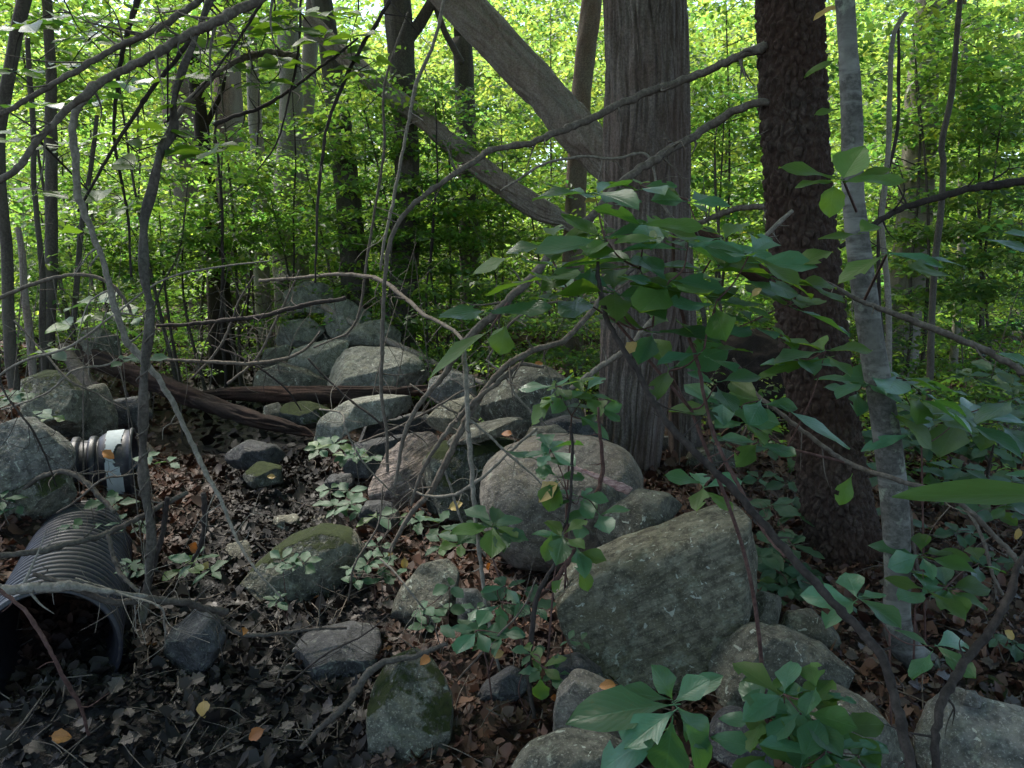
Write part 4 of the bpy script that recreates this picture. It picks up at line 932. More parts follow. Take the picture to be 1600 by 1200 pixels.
# random fine bare twigs in the undergrowth: countless
G = Geo()
r1 = np.random.RandomState(90)
for k in range(150):
    y0 = r1.uniform(5.2, 12); px = r1.uniform(-50, 1650)
    x0 = (px - 800) / FPX * y0; z0 = gz(x0, y0)
    h = r1.uniform(.4, 1.9); d = r1.normal(0, .35, 2)
    p = [[x0, y0, z0 - .03], [x0 + d[0] * .4 + r1.normal(0, .05), y0 + d[1] * .4, z0 + h * .5], [x0 + d[0] + r1.normal(0, .1), y0 + d[1], z0 + h]]
    cc = catmull(p, 8); G.tube(cc, np.linspace(.0055, .0016, 8) * r1.uniform(.6, 1.3), 5, caps=False)
    for q in range(2):
        i = r1.randint(3, 7); e = cc[i] + r1.normal(0, .22, 3) + [0, 0, .1]
        G.tube(catmull([cc[i], (cc[i] + e) / 2 + r1.normal(0, .02, 3), e], 5), np.linspace(.0025, .001, 5), 4, caps=False)
V, F = G.out()
tag(centred('undergrowth_twigs', V, F, M['twig']), 'countless fine bare twigs standing in the woodland undergrowth', kind='stuff')

# the twisted stem with a vine wound round it
t = thing('twisted_vine_stem', 'dark twisted upright stem wrapped by a thin winding vine', 'vine stem', tuple(P(228, 945, 3.05)))
rows = [(345,-40,8,3.4),(312,40,9,3.35),(284,108,10,3.3),(272,150,11,3.3),(270,200,14,3.3),(252,232,15,3.25),(246,262,16,3.2),(238,300,15,3.2),(226,345,16,3.2),(224,400,15,3.15),(226,440,15,3.15),(234,480,16,3.15),(232,530,15,3.1),(226,580,17,3.1),(224,640,17,3.1),(222,700,16,3.1),(224,750,17,3.05),(230,790,15,3.05),(236,830,17,3.05),(234,880,14,3.05),(228,930,15,3.05),(222,975,10,3.0)]
c, r = line3(rows, None, 0.006, 240, 3); r = r * .85
V, Q, T = tube(c, r, 22, disp=lambda th, s, rr: 0.004 * np.sin(th * 2 + s * 22) + 0.005 * fbm(np.stack([np.cos(th) * 1.5, np.sin(th) * 1.5, s * 9], -1), 4, 6))
link('main_stem', mesh_np('main_stem', V - np.array(t.location), [Q, T], mat=M['bark_brown']), t)
T_, N_, B_ = frames(c)
i0, i1 = 120, 236
sel = np.arange(i0, i1); ph = np.linspace(0, 2 * PI * 11, len(sel)) + 0.9 * np.sin(sel * .11)
cc = c[sel] + (r[sel] * (1.15 + .25 * np.sin(sel * .3)))[:, None] * (np.cos(ph)[:, None] * N_[sel] + np.sin(ph)[:, None] * B_[sel])
V, Q, T = tube(catmull(cc, 420), np.full(420, .0032), 6)
link('winding_vine', mesh_np('winding_vine', V - np.array(t.location), [Q, T], mat=M['twig']), t)
BR('thin dark stems standing beside the twisted vine stem base', [(318,770,9,3.3),(320,810,9,3.3),(314,850,8,3.3),(300,880,5,3.3)], None, 'twig_dark', twigs=3, tl=.12)
BR('short dark stem leaning on the twisted vine stem', [(262,775,8,3.15),(256,820,9,3.15),(246,870,9,3.1),(232,930,8,3.05)], None, 'twig_dark', twigs=3, tl=.12)

# ---------------------------------------------------------------- drainage pipes
m, nt, out = newmat('black_plastic'); g = N(nt); v = g.obj()
n1 = g.noise(v, 6, 5, .6); n2 = g.noise(v, 60, 4, .7)
c_ = g.mix(g.ramp(n1, [(.45, 0.0), (.7, .6)]), (0.011, 0.012, 0.019), (0.028, 0.026, 0.027))
c_ = g.mix(g.ramp(n2, [(.52, 0.0), (.7, .6)]), c_, (0.06, 0.05, 0.042))
b = g.bsdf(c_, g.ramp(n1, [(.3, .36), (.7, .6)]), .45, g.bump(n2, .3, .003)); nt.links.new(b.outputs[0], out.inputs[0])
M['plastic'] = m
m, nt, out = newmat('white_print'); g = N(nt); v = g.obj()
n1 = g.noise(v, 10, 5, .7)
b = g.bsdf(g.mix(g.ramp(n1, [(.4, 0.0), (.7, .5)]), (0.34, 0.38, 0.39), (0.16, 0.17, 0.16)), .75, .25); nt.links.new(b.outputs[0], out.inputs[0])
M['white'] = m

def ring_surface(c0, ax, prof, ns, a0=0.0, a1=2 * PI):
    """prof (n,2): distance along the axis, radius -> V, Q."""
    ax = np.array(ax, float); ax /= np.linalg.norm(ax)
    u = np.cross([0, 0, 1.0], ax); u /= np.linalg.norm(u); w_ = np.cross(ax, u)
    prof = np.array(prof); closed = a1 - a0 > 6.28
    th = np.linspace(a0, a1, ns, endpoint=not closed)
    V = c0 + prof[:, 0, None, None] * ax + prof[:, 1, None, None] * (np.cos(th)[None, :, None] * u + np.sin(th)[None, :, None] * w_)
    n = len(prof); i = np.arange(n - 1)[:, None] * ns
    j = np.arange(ns if closed else ns - 1)[None, :]; j2 = (j + 1) % ns
    return V.reshape(-1, 3), np.stack([i + j, i + j2, i + ns + j2, i + ns + j], -1).reshape(-1, 4)

def corrugated(L, R, pitch, depth, start=0.0):
    s = np.arange(start, L, pitch / 12)
    ph = ((s - start) / pitch) % 1
    h = 0.5 + 0.5 * np.tanh(3.0 * np.sin(ph * 2 * PI)) / math.tanh(3.0)
    return np.stack([s, R - depth * (1 - h)], 1)

# large pipe, its mouth towards the camera
A = P(74, 1024, 2.72); Bp = P(126, 897, 3.85); Bp[2] = A[2] - 0.06
ax = (Bp - A) / np.linalg.norm(Bp - A); R1 = 0.24
pp = thing('drainage_pipe', 'large black corrugated drainage pipe with its open mouth in the stream', 'pipe', tuple(A - [0, 0, R1]))
prof = corrugated(1.75, R1, 0.062, 0.017, 0.06)
prof = np.vstack([[[0.0, R1 - 0.010], [0.0, R1 + .004], [0.035, R1 + .004], [0.045, R1 - .012]], prof])
V, Q = ring_surface(A, ax, prof, 96)
link('corrugated_shell', mesh_np('corrugated_shell', V - np.array(pp.location), Q, mat=M['plastic']), pp)
inner = np.array([[0.0, R1 - .010], [.03, R1 - .022], [.3, R1 - .032], [.9, R1 - .034], [1.75, R1 - .034], [1.76, 0.001]])
V, Q = ring_surface(A, ax, inner, 96)
link('inner_lining', mesh_np('inner_lining', V - np.array(pp.location), Q[:, ::-1], mat=M['plastic']), pp)
# small pipe, bell end to the right
A2 = P(212, 724, 4.5); d2 = np.array([-0.93, -0.33, 0.0]); R2 = 0.20
sp = thing('bell_end_pipe', 'smaller black corrugated pipe with a white band round its bell end', 'pipe', tuple(A2 - [0, 0, R2]))
bell = np.array([[0, R2 - .02], [0.0, R2 + .004], [.014, R2 + .006], [.02, R2 - .004], [.05, R2 - .006], [.13, R2 - .010], [.15, R2 - .02], [.175, R2 - .035], [.18, R2 - .05]])
V, Q = ring_surface(A2, d2, bell, 72)
link('bell_end', mesh_np('bell_end', V - np.array(sp.location), Q, mat=M['plastic']), sp)
c2 = corrugated(.6, R2 - .028, 0.088, 0.030, 0.185)
V, Q = ring_surface(A2, d2, c2, 72)
link('corrugated_shell', mesh_np('corrugated_shell', V - np.array(sp.location), Q, mat=M['plastic']), sp)
inn = np.array([[0, R2 - .02], [.2, R2 - .05], [.51, R2 - .055], [.52, .001]])
V, Q = ring_surface(A2, d2, inn, 72)
link('inner_lining', mesh_np('inner_lining', V - np.array(sp.location), Q[:, ::-1], mat=M['plastic']), sp)
# white band: a thin sleeve with a torn notch
ns = 180; na = 22
axn = d2 / np.linalg.norm(d2); u = np.cross([0, 0, 1.0], axn); u /= np.linalg.norm(u); w_ = np.cross(axn, u)
th = np.linspace(-PI, PI, ns); VV = []; keep = []
for k in range(na):
    s = .042 + .092 * k / (na - 1)
    VV.append(A2 + axn * s + (R2 - .0005 - .05 * max(0, s - .05) + .0) * (np.cos(th)[:, None] * u + np.sin(th)[:, None] * w_))
VV = np.array(VV).reshape(-1, 3)
i = np.arange(na - 1)[:, None] * ns; j = np.arange(ns - 1)[None, :]
Q = np.stack([i + j, i + j + 1, i + ns + j + 1, i + ns + j], -1).reshape(-1, 4)
pz = VV[Q].mean(1); hz = (pz[:, 2] - A2[2]) / R2; al = (pz - A2) @ axn
edge = .050 + .006 * fbm(np.stack([hz * 5, hz * 0, hz * 0], -1), 3, 4)
notch = np.where((hz > .15) & (hz < .72), .022 + .02 * np.sin((hz - .15) / .57 * PI), 0) + np.where((hz > -.12) & (hz < .25), .018 * (hz + .12) / .37, 0)
left = .132 + .002 * fbm(np.stack([hz * 9, hz * 0, hz * 0 + 3], -1), 3, 5)
front = pz[:, 1] < A2[1] + 0.12
m_ = (al > edge + np.where(front, notch, 0)) & (al < left)
link('white_band', mesh_np('white_band', VV - np.array(sp.location), Q[m_], mat=M['white']), sp)
# ---------------------------------------------------------------- leaves one can pick apart
def leaf_mesh(name, shape, mat, seed, fold=0.18, curl=0.25, wave=0.03, segs=7, petiole=True):
    rs = np.random.RandomState(seed)
    t = np.linspace(0, 1, segs + 1)
    if shape == 'obovate': w = 0.40 * np.sin(PI * t ** 1.2) ** 1.0 * (0.6 + 0.4 * t)
    elif shape == 'round': w = 0.44 * np.sin(PI * t ** 0.85) ** 0.8
    elif shape == 'creeper': w = 0.33 * np.sin(PI * t ** 1.0) ** 1.0
    elif shape == 'lance': w = 0.34 * np.sin(PI * t ** 0.95) ** 0.9
    else: w = 0.42 * np.sin(PI * t ** 0.9) ** 0.8
    w = w * (1 + rs.normal(0, .06, len(w)))
    w[0] = 0.012; w[-1] = 0.0
    if shape == 'creeper': w[1:-1] *= 1 + 0.10 * (-1) ** np.arange(segs - 1)
    xs = np.array([-1, -0.5, 0, 0.5, 1.0])
    V = []; U = []
    tw = rs.uniform(-.25, .25)
    for i, tt in enumerate(t):
        for x in xs:
            X = x * w[i]; z = abs(X) * fold - curl * tt * tt * .6 + wave * math.sin(tt * 9 + x * 2 + seed) * abs(x)
            z += tw * X * tt
            V.append((X, tt, z)); U.append((0.5 + x * 0.5, tt))
    Q = []
    for i in range(segs):
        for j in range(4):
            if shape in ('obovate', 'round') and seed in (1, 4) and i == 3 + seed % 3 and j == (0 if seed == 1 else 3): continue
            Q.append((i * 5 + j, i * 5 + j + 1, i * 5 + 5 + j + 1, i * 5 + 5 + j))
    n0 = len(V)
    if petiole:
        V += [(-.012, 0.02, 0.0), (.012, 0.02, 0.0), (.010, -.12, .01), (-.010, -.12, .01), (0, .02, -.02), (0, -.12, -.01)]
        U += [(.5, .5)] * 6
        Q += [(n0, n0 + 1, n0 + 2, n0 + 3), (n0 + 1, n0 + 4, n0 + 5, n0 + 2), (n0 + 4, n0, n0 + 3, n0 + 5)]
    me = mesh_np(name, V, [np.array(Q)], uv=np.array(U), mat=M[mat])
    return me

LM = {}
for key, shape, mat, cu in [('shrub', 'obovate', 'leaf_shrub', .22), ('light', 'obovate', 'leaf_shrub_light', .2), ('round', 'round', 'leaf_shrub_light', .2),
                            ('rosette', 'obovate', 'leaf_shrub', .3), ('creeper', 'creeper', 'leaf_creeper', .2), ('seedling', 'ovate', 'leaf_creeper', .15),
                            ('yellow', 'ovate', 'leaf_yellow', .2), ('orange', 'ovate', 'leaf_orange', .5), ('lance', 'lance', 'leaf_shrub_light', .3)]:
    LM[key] = [leaf_mesh('leaf', shape, mat, s, fold=RS.uniform(.08, .35), curl=cu * RS.uniform(.3, 1.6), wave=RS.uniform(.015, .05)) for s in range(6)]

def put_leaf(parent, pos, d, up, L, key, rs, wf=1.0, name='leaf'):
    d = np.array(d, float); d /= np.linalg.norm(d)
    x = np.cross(d, up); x /= np.linalg.norm(x) + 1e-9; z = np.cross(x, d)
    o = bpy.data.objects.new(name, LM[key][rs.randint(len(LM[key]))])
    W = L * wf
    pl = np.array(parent.location) if parent is not None else np.zeros(3)
    o.matrix_basis = Matrix(((x[0] * W, d[0] * L, z[0] * W, pos[0] - pl[0]), (x[1] * W, d[1] * L, z[1] * W, pos[1] - pl[1]),
                             (x[2] * W, d[2] * L, z[2] * W, pos[2] - pl[2]), (0, 0, 0, 1)))
    COL.objects.link(o)
    if parent is not None: o.parent = parent
    return o

def whorl(parent, pos, n, L, key, rs, droop=0.15, axis=(0, 0, 1), spread=0.9, a0=None, rng=2 * PI, alt=None):
    axis = np.array(axis, float); axis /= np.linalg.norm(axis)
    u = np.cross(axis, [0.3, 1, 0.1]); u /= np.linalg.norm(u); w = np.cross(axis, u)
    a0 = rs.uniform(0, 2 * PI) if a0 is None else a0
    for k in range(n):
        a = a0 + rng * (k + rs.uniform(-.2, .2)) / n
        d = u * math.cos(a) + w * math.sin(a)
        d = d * spread + axis * rs.uniform(-droop, 0.35 - droop)
        up = axis + rs.normal(0, .22, 3)
        put_leaf(parent, np.array(pos) + d * L * .12 + axis * rs.uniform(-.02, .01), d, up, L * rs.uniform(.65, 1.12), (alt if alt and rs.rand() < .42 else key), rs, rs.uniform(.72, .98))

def px_leaf(parent, bx, by, tx, ty, y, key, rs, wf=1.0, dy=0.0, up=(0, -.5, 1)):
    a = P(bx, by, y); b = P(tx, ty, y + dy)
    return put_leaf(parent, a, b - a, up, np.linalg.norm(b - a), key, rs, wf)

def stems(parent, paths, mat, ns=6, name='stem'):
    """paths of world points with end radii, one mesh."""
    for pts, r0, r1 in paths:
        c = catmull(np.array(pts, float), 4 + 6 * len(pts)); V, Q, T = tube(c, np.linspace(r0, r1, len(c)), ns)
        link(name, mesh_np(name, V - np.array(parent.location), [Q, T], mat=M[mat]), parent)

# main leafy shrub in front of the shaggy trunk
rs = np.random.RandomState(101)
yS = 2.35
root = P(1205, 1085, 2.5); root[2] = gz(root[0], root[1])
sh = thing('leafy_shrub', 'big leaved green shrub spreading in front of the shaggy and scaly trunks', 'shrub', tuple(root))
CL = [  # px, py, y, leaves, length px, tilt right, tilt to camera
 (930,305,2.45,6,80,0,.3),(865,378,2.4,6,72,-.2,.3),(1000,290,2.55,5,64,.1,.2),(1075,312,2.5,5,66,.2,.2),(945,372,2.3,6,95,0,.35),
 (1010,352,2.3,5,92,.2,.25),(870,420,2.3,5,88,-.3,.2),(1075,380,2.25,6,92,.2,.3),(1130,372,2.35,5,80,.1,.35),(1170,400,2.2,6,92,.2,.35),
 (1215,430,2.3,6,92,.3,.3),(960,455,2.25,6,96,0,.3),(1045,440,2.2,6,98,.1,.3),(1120,470,2.2,6,98,.1,.35),(1180,500,2.25,6,86,.25,.3),
 (1020,510,2.3,4,90,-.1,.3),(1100,545,2.2,4,84,0,.3),(1045,580,2.3,3,86,0,.4),(900,460,2.4,4,80,-.2,.2),
 (1120,600,2.3,3,70,.1,.3),(1000,420,2.35,5,88,0,.3),(1240,472,2.3,5,90,.4,.3),(1090,440,2.4,3,80,0,.2)]
hub = P(1080, 640, 2.35); hub2 = P(960, 500, 2.35)
paths = []; tips = []
for cx, cy, yy, n, Lp, tr, tc in CL:
    p = P(cx, cy, yy); whorl(sh, p, n, Lp * 1.1 * rs.uniform(.8, 1.1) * mpp(yy), 'shrub', rs, .12, (tr, -tc, 1), alt='light')
    tips.append(p)
nodes = [hub, hub2]
for p in sorted(tips, key=lambda q: min(np.linalg.norm(q - hub), np.linalg.norm(q - hub2))):
    s = min(nodes, key=lambda q: np.linalg.norm(q - p) + .25 * np.linalg.norm(q - hub))
    mid = (s + p) / 2 + rs.normal(0, .012, 3) + [0, 0, -.015]
    paths.append(([s, mid, p], .0032, .0018)); nodes += [mid, p]
paths.append(([root, (root + hub) / 2 + [0.05, 0, .05], hub], .008, .005)); paths.append(([hub, (hub + hub2) / 2, hub2], .005, .004))
stems(sh, paths, 'twig_red')
# prominent single leaves of this shrub
for q in [(765,485,685,490,2.2,.55,-.1),(768,488,862,474,2.2,.5,-.05),(790,510,780,555,2.2,1.0,0),(800,400,735,428,2.3,.6,0),(905,425,842,442,2.25,.9,0),
          (900,400,960,385,2.2,.8,0),(1010,350,1100,352,2.15,.6,0),(1025,372,960,378,2.15,.7,0),(1235,420,1300,385,2.2,.7,0),(1240,445,1310,440,2.2,.8,0)]:
    px_leaf(sh, *q[:5], 'shrub' if q[0] < 780 else 'light', rs, q[5] * 1.3, q[6], (0, -.6, 1))

def shrub(label, base, clusters, ls, key, mat='twig_red', name='leafy_plant', cat='plant', group=None, alt=None, singles=(), hub=None, seed=1, droop=.15):
    rs = np.random.RandomState(seed)
    b = P(*base)
    if name != 'leafy_branch': b[2] = gz(b[0], b[1])
    t = thing(name, label, cat, tuple(b), group)
    h = P(*hub) if hub is not None else None
    nodes = [h if h is not None else b]
    for cx, cy, yy, n, Lp, *r in clusters:
        p = P(cx, cy, yy); tr, tc = (r + [0, .3])[:2] if r else (0, .3)
        whorl(t, p, n, Lp * 1.1 * mpp(yy), key, rs, droop, (tr, -tc, 1), alt=alt)
        s = min(nodes, key=lambda q: np.linalg.norm(q - p) + .2 * np.linalg.norm(q - nodes[0])); nodes.append(p)
        stems(t, [([s, (s + p) / 2 + rs.normal(0, .012, 3), p], .0032, .0013)], mat)
    if h is not None: stems(t, [([b, (b + h) / 2, h], .005, .0035)], mat)
    for q in singles:
        px_leaf(t, *q[:5], q[5] if len(q) > 5 else key, rs, q[6] if len(q) > 6 else 1.1, q[7] if len(q) > 7 else 0.0)
    return t

shrub('spray of large bright leaves crossing the upper grey sapling', (1338, 330, 2.75), [], 0, 'light', name='leafy_branch', cat='branch', hub=(1318, 282, 2.2), seed=2,
      singles=[(1305,278,1218,258,2.2,'light',.65),(1300,284,1243,288,2.2,'light',.8),(1318,278,1350,225,2.2,'round',1.1),(1320,285,1395,262,2.15,'light',.5),(1325,282,1415,280,2.1,'light',.9,-.05),(1302,292,1298,340,2.2,'round',1.0)])
shrub('spray of big leaves with a brown spotted one beside the grey sapling', (1350, 470, 2.7), [], 0, 'light', name='leafy_branch', cat='branch', hub=(1385, 398, 2.0), seed=3,
      singles=[(1345,365,1278,372,2.1,'light',.6),(1345,362,1378,352,2.1,'round',1.5),(1380,400,1308,440,2.0,'light',.8),(1388,396,1480,412,2.0,'shrub',.5),(1410,415,1498,432,1.95,'light',1.1),(1450,400,1505,415,2.0,'shrub',.5)])
shrub('two leaves of a branch reaching in at the far edge', (1740, 420, 2.1), [], 0, 'shrub', name='leafy_branch', cat='branch', hub=(1660, 400, 2.1), seed=4,
      singles=[(1640,400,1540,368,2.1,'shrub',.55),(1650,380,1570,362,2.1,'shrub',.7),(1640,585,1560,548,2.1,'shrub',.6)])
shrub('pale leaves at the top of the scaly trunk', (1330, 60, 2.9), [], 0, 'light', name='leafy_branch', cat='branch', hub=(1310, 98, 3.2), seed=5,
      singles=[(1308,92,1256,120,3.2,'light',.8),(1310,10,1270,28,3.2,'yellow',.8),(1312,170,1272,178,3.2,'light',.7)])
shrub('long narrow leaf branch hanging in front of the sloping limb', (800, 462, 3.4), [], 0, 'lance', name='leafy_branch', cat='branch', hub=(762, 520, 3.3), seed=6, singles=[(760,520,660,585,3.2,'lance',.45),(790,510,760,530,3.2,'lance',.5)])
shrub('long flat leaf stretching in from the far edge over the grey sapling', (1760, 780, 1.6), [], 0, 'light', name='leafy_branch', cat='branch', hub=(1660, 775, 1.6), seed=7,
      singles=[(1650,772,1395,772,1.6,'lance',.32),(1640,745,1570,740,1.7,'shrub',.4)])
shrub('drooping dark green shrub branch in front of the scaly trunk base', (1320, 722, 2.45), [(1130,632,2.4,5,72,0,.3),(1165,655,2.4,5,66,.2,.3),(1185,690,2.4,4,60),(1290,548,2.4,5,74),(1245,560,2.4,4,74),(1100,760,2.5,5,62),(1190,625,2.35,3,70)], 0, 'shrub', name='leafy_branch', cat='branch', hub=(1230, 700, 2.45), seed=8, alt='light',
      singles=[(1290,560,1176,590,2.35,'light',.4),(1330,745,1310,790,2.4,'light',.9),(1230,640,1330,700,2.3,'shrub',.5)])
shrub('broad leaved seedling with flat spreading leaves by the grey sapling', (1450, 960, 3.0), [(1400,590,2.9,6,84,0,.3),(1440,615,2.9,6,90,.3,.3),(1350,600,2.9,5,60),(1500,650,3.2,6,90),(1560,660,3.3,6,90),(1460,650,3.0,5,80),(1340,610,3.0,5,50),(1590,620,3.1,4,80)], 0, 'shrub', alt='light', hub=(1440, 700, 3.0), seed=9,
      singles=[(1420,680,1345,700,2.8,'shrub',.5),(1400,650,1460,700,2.8,'light',.9)])
shrub('low plants with dull green leaves right of the grey sapling foot', (1430, 1020, 2.8), [(1440,865,2.8,6,62),(1480,915,2.75,6,64),(1450,925,2.7,5,58),(1530,880,2.9,4,50)], 0, 'shrub', alt='light', seed=10, hub=(1430, 950, 2.8))
shrub('plant with a large drooping leaf over the grey sapling foot', (1400, 1080, 2.4), [(1340,935,2.4,5,66),(1460,1010,2.4,4,64)], 0, 'shrub', seed=11, hub=(1390, 990, 2.4))
shrub('leafy seedlings right of the big slab in rusty leaves', (1240, 925, 3.5), [(1200,855,3.5,6,44),(1235,850,3.6,6,50),(1215,890,3.5,6,46),(1255,895,3.5,6,48),(1230,915,3.4,5,44),(1185,870,3.4,4,40),(1205,790,3.9,5,44),(1245,800,3.9,5,44)], 0, 'creeper', seed=12)
shrub('big leaved rosette in front of the wall with a leaf tip pointing left', (1050, 1165, 2.1), [], 0, 'rosette', hub=(1052, 1105, 2.05), seed=13,
      singles=[(1045,1102,888,1112,2.0,'rosette',.75,-.05),(1042,1092,968,1078,2.05,'rosette',.65),(1050,1092,1030,1042,2.1,'rosette',1.2),(1056,1094,1108,1060,2.1,'rosette',1.1),(1058,1096,1125,1050,2.2,'rosette',.7),(1060,1108,1112,1165,1.95,'rosette',1.3,-.05),(1052,1112,975,1165,1.95,'rosette',.9,-.06),(1040,1140,930,1195,1.95,'rosette',.8),(1070,1130,1118,1210,1.9,'rosette',.9),(1050,1130,1040,1225,1.9,'rosette',1.0)])
shrub('low bright green leafy plants in the near corner under the boulder', (1250, 1230, 1.95), [(1225,1085,2.0,5,78),(1275,1078,2.0,4,70),(1250,1115,1.95,6,84),(1195,1120,2.0,5,72),(1300,1130,1.95,5,74),(1290,1175,1.85,6,88),(1200,1180,1.9,6,80),(1340,1180,1.85,5,70),(1250,1200,1.8,6,86),(1380,1215,1.85,4,56)], 0, 'shrub', alt='light', hub=(1245, 1190, 1.9), seed=14)
shrub('pale topped seedling in front of the speckled boulder', (880, 700, 3.6), [(868,605,3.6,6,50,-.2,.3),(880,620,3.55,4,44),(915,612,3.6,6,46,.1,.3),(935,640,3.6,5,44)], 0, 'shrub', alt='light', seed=15, hub=(893, 650, 3.6), singles=[(865,625,828,662,3.5,'light',1.1),(905,650,955,685,3.5,'shrub',.5)])
shrub('pale blue green seedling over the top of the smooth boulder', (880, 840, 3.0), [(860,702,3.0,5,50,-.1,.3),(845,720,3.0,4,52),(905,775,2.95,5,42),(935,800,2.95,4,46),(870,745,3.0,3,34)], 0, 'shrub', seed=16, hub=(888, 780, 2.95), singles=[(872,755,838,782,2.95,'yellow',1.0),(870,758,855,800,2.95,'round',1.0)])
shrub('seedling with broad leaves at the smooth boulder foot', (835, 1060, 2.9), [(770,818,3.0,6,56),(745,825,3.05,5,50),(780,835,3.0,5,44),(720,850,3.1,5,40),(690,850,3.15,5,34)], 0, 'creeper', alt='light', seed=17, hub=(762, 850, 3.0))
shrub('seedling with long drooping leaves left of the slab top', (850, 1080, 2.75), [(880,838,2.75,5,54,0,.4),(900,855,2.75,5,58,.2,.4)], 0, 'shrub', alt='light', seed=18, hub=(866, 900, 2.75), singles=[(862,835,852,878,2.7,'light',.9),(905,880,920,925,2.7,'light',.8),(878,905,862,925,2.7,'light',1.2)])
shrub('three leaved seedlings at the leaning grey stone foot', (690, 1010, 3.1), [(703,917,3.1,3,24),(665,950,3.05,4,26),(668,975,3.05,4,26),(700,950,3.1,3,22)], 0, 'seedling', seed=19)
shrub('seedlings under the hanging pale vine beside the slab', (760, 1040, 2.9), [(790,915,2.9,4,38),(782,940,2.85,6,44),(830,945,2.8,5,46),(745,950,2.95,4,28)], 0, 'creeper', seed=20, alt='shrub', hub=(790, 970, 2.9))
shrub('spreading light green seedling with pointed leaves below the slab', (770, 1060, 2.7), [(745,985,2.7,6,50,0,.3),(782,990,2.7,6,40),(715,995,2.7,3,44)], 0, 'creeper', seed=21, alt='shrub')
shrub('thin stemmed seedling beside the dark triangular slate', (832, 1110, 2.6), [(830,1022,2.6,5,32),(845,1040,2.55,5,36),(870,1050,2.55,4,32)], 0, 'creeper', alt='light', seed=22, singles=[(845,1060,845,1095,2.5,'light',1.2)])
shrub('creeper leaves lying over the moss topped boulder', (450, 960, 3.3), [(440,875,3.35,5,26),(475,880,3.35,5,26),(432,935,3.25,5,22),(460,880,3.3,3,24)], 0, 'creeper', seed=23)
shrub('creeper leaves right of the moss topped boulder', (585, 925, 3.5), [(575,880,3.5,6,26),(560,905,3.45,4,24),(600,870,3.6,5,24),(590,850,3.6,4,22),(550,885,3.5,4,22)], 0, 'creeper', seed=24)
GP = 'small creeper seedlings on the forest floor'
for k, (lab, px, py, yy, n, L) in enumerate([
    ('creeper seedling with a yellowing leaf by the orange leaf', 300, 885, 3.4, 6, 30), ('creeper leaves between twisted stem and the large pipe', 205, 885, 3.15, 6, 26),
    ('creeper leaves just below the bell of the small pipe', 175, 780, 3.9, 5, 26), ('pale creeper leaves left of the twisted stem under the small pipe', 200, 815, 3.7, 5, 24),
    ('creeper sprig at the stream edge below the arched slab', 520, 700, 4.7, 7, 24), ('second creeper sprig below the dark tilted slate', 560, 712, 4.6, 6, 22),
    ('creeper sprig in leaf litter above the moss topped boulder', 545, 790, 4.1, 6, 26), ('creeper sprig beside the leaning pinkish stone foot', 520, 765, 4.4, 5, 24),
    ('creeper sprig half way between seedling and mossy top stone', 610, 805, 4.0, 5, 26), ('creeper leaves in litter left of the leaning grey stone', 600, 900, 3.5, 4, 24),
    ('bright creeper leaves on the bank rock under the pale wedge', 20, 780, 3.8, 5, 26), ('creeper leaves on the bank just above the pale wedge rock', 20, 620, 4.4, 6, 28),
    ('creeper sprig between pale wedge and mossy boulder', 60, 650, 4.6, 4, 24), ('sprig lit beside the twisted stem at the crossed logs', 212, 560, 3.4, 4, 28),
    ('creeper sprig in mud beside the small pipe bell', 240, 715, 4.1, 3, 20), ('creeper sprig on the shadowed bank above the large pipe', 128, 820, 3.6, 4, 26),
    ('creeper sprig in the litter near the cobble', 665, 815, 3.7, 5, 28), ('seedling sprig beyond the rosette beside the slab foot', 895, 1000, 2.7, 3, 22),
    ('leaf sprig at the foot of the slim shaggy stem', 1205, 745, 4.6, 5, 28), ('sprig in the brush beyond the dark hollow stump', 1140, 690, 4.8, 5, 26),
    ('sprig of leaves over the rusty litter at the far edge', 1570, 800, 3.8, 6, 34), ('second sprig of leaves over litter at far edge', 1500, 830, 3.8, 5, 30),
    ('sprig under the long flat leaf at far edge', 1560, 875, 3.3, 5, 30), ('sprig beside fallen poles past the grey sapling', 1500, 745, 4.5, 6, 36),
    ('sprig of creeper beside the low tan stone', 1400, 740, 4.4, 5, 32), ('sprig leaning over the far pale boulder', 1580, 760, 4.2, 6, 36),
    ('leafy sprig right behind the scaly trunk base', 1395, 690, 4.9, 6, 40), ('leafy sprig over the brown fallen pole', 1450, 690, 5.0, 6, 42), ('bright sprig beyond the grey sapling at knee height', 1420, 640, 5.4, 6, 44),
    ('broad sprig before the far pale boulder', 1540, 700, 5.0, 6, 44), ('sprig at the far edge above the litter', 1590, 640, 5.2, 6, 44), ('low sprig between scaly trunk and grey sapling', 1360, 800, 3.9, 5, 34),
    ('sprig among sticks left of the scaly trunk', 1225, 700, 5.0, 5, 34), ('dark sprig in the shade of the uprooted stump', 1110, 640, 5.6, 6, 36), ('sprig in rust litter past the lichen mottled boulder', 1330, 945, 3.2, 4, 30),
    ('sprig above the yellowish mossy stone', 1570, 1000, 2.9, 5, 32), ('small sprig against the slab right side', 1200, 905, 3.4, 5, 30), ('sprig under the arched dark branch at far edge', 1550, 590, 5.8, 6, 44)]):
    rs_k = np.random.RandomState(k).uniform(.3, 1.9, 3); L = L * (.75 + .25 * rs_k[2])
    shrub(lab, (px, py + 55, yy), [(px + dx * L * .8, py + dy * L * .35, yy + dz, max(3, n - 1), L) for dx, dy, dz in [(-.5 * rs_k[0], 0, 0), (.8 * rs_k[1], .5 * rs_k[0], .05), (.1, -.5 * rs_k[1], -.05)][:1 + n // 3]], 0, 'creeper', 'twig', 'creeper_seedling', 'seedling', GP, alt='light' if k % 4 == 0 else None, seed=200 + k)

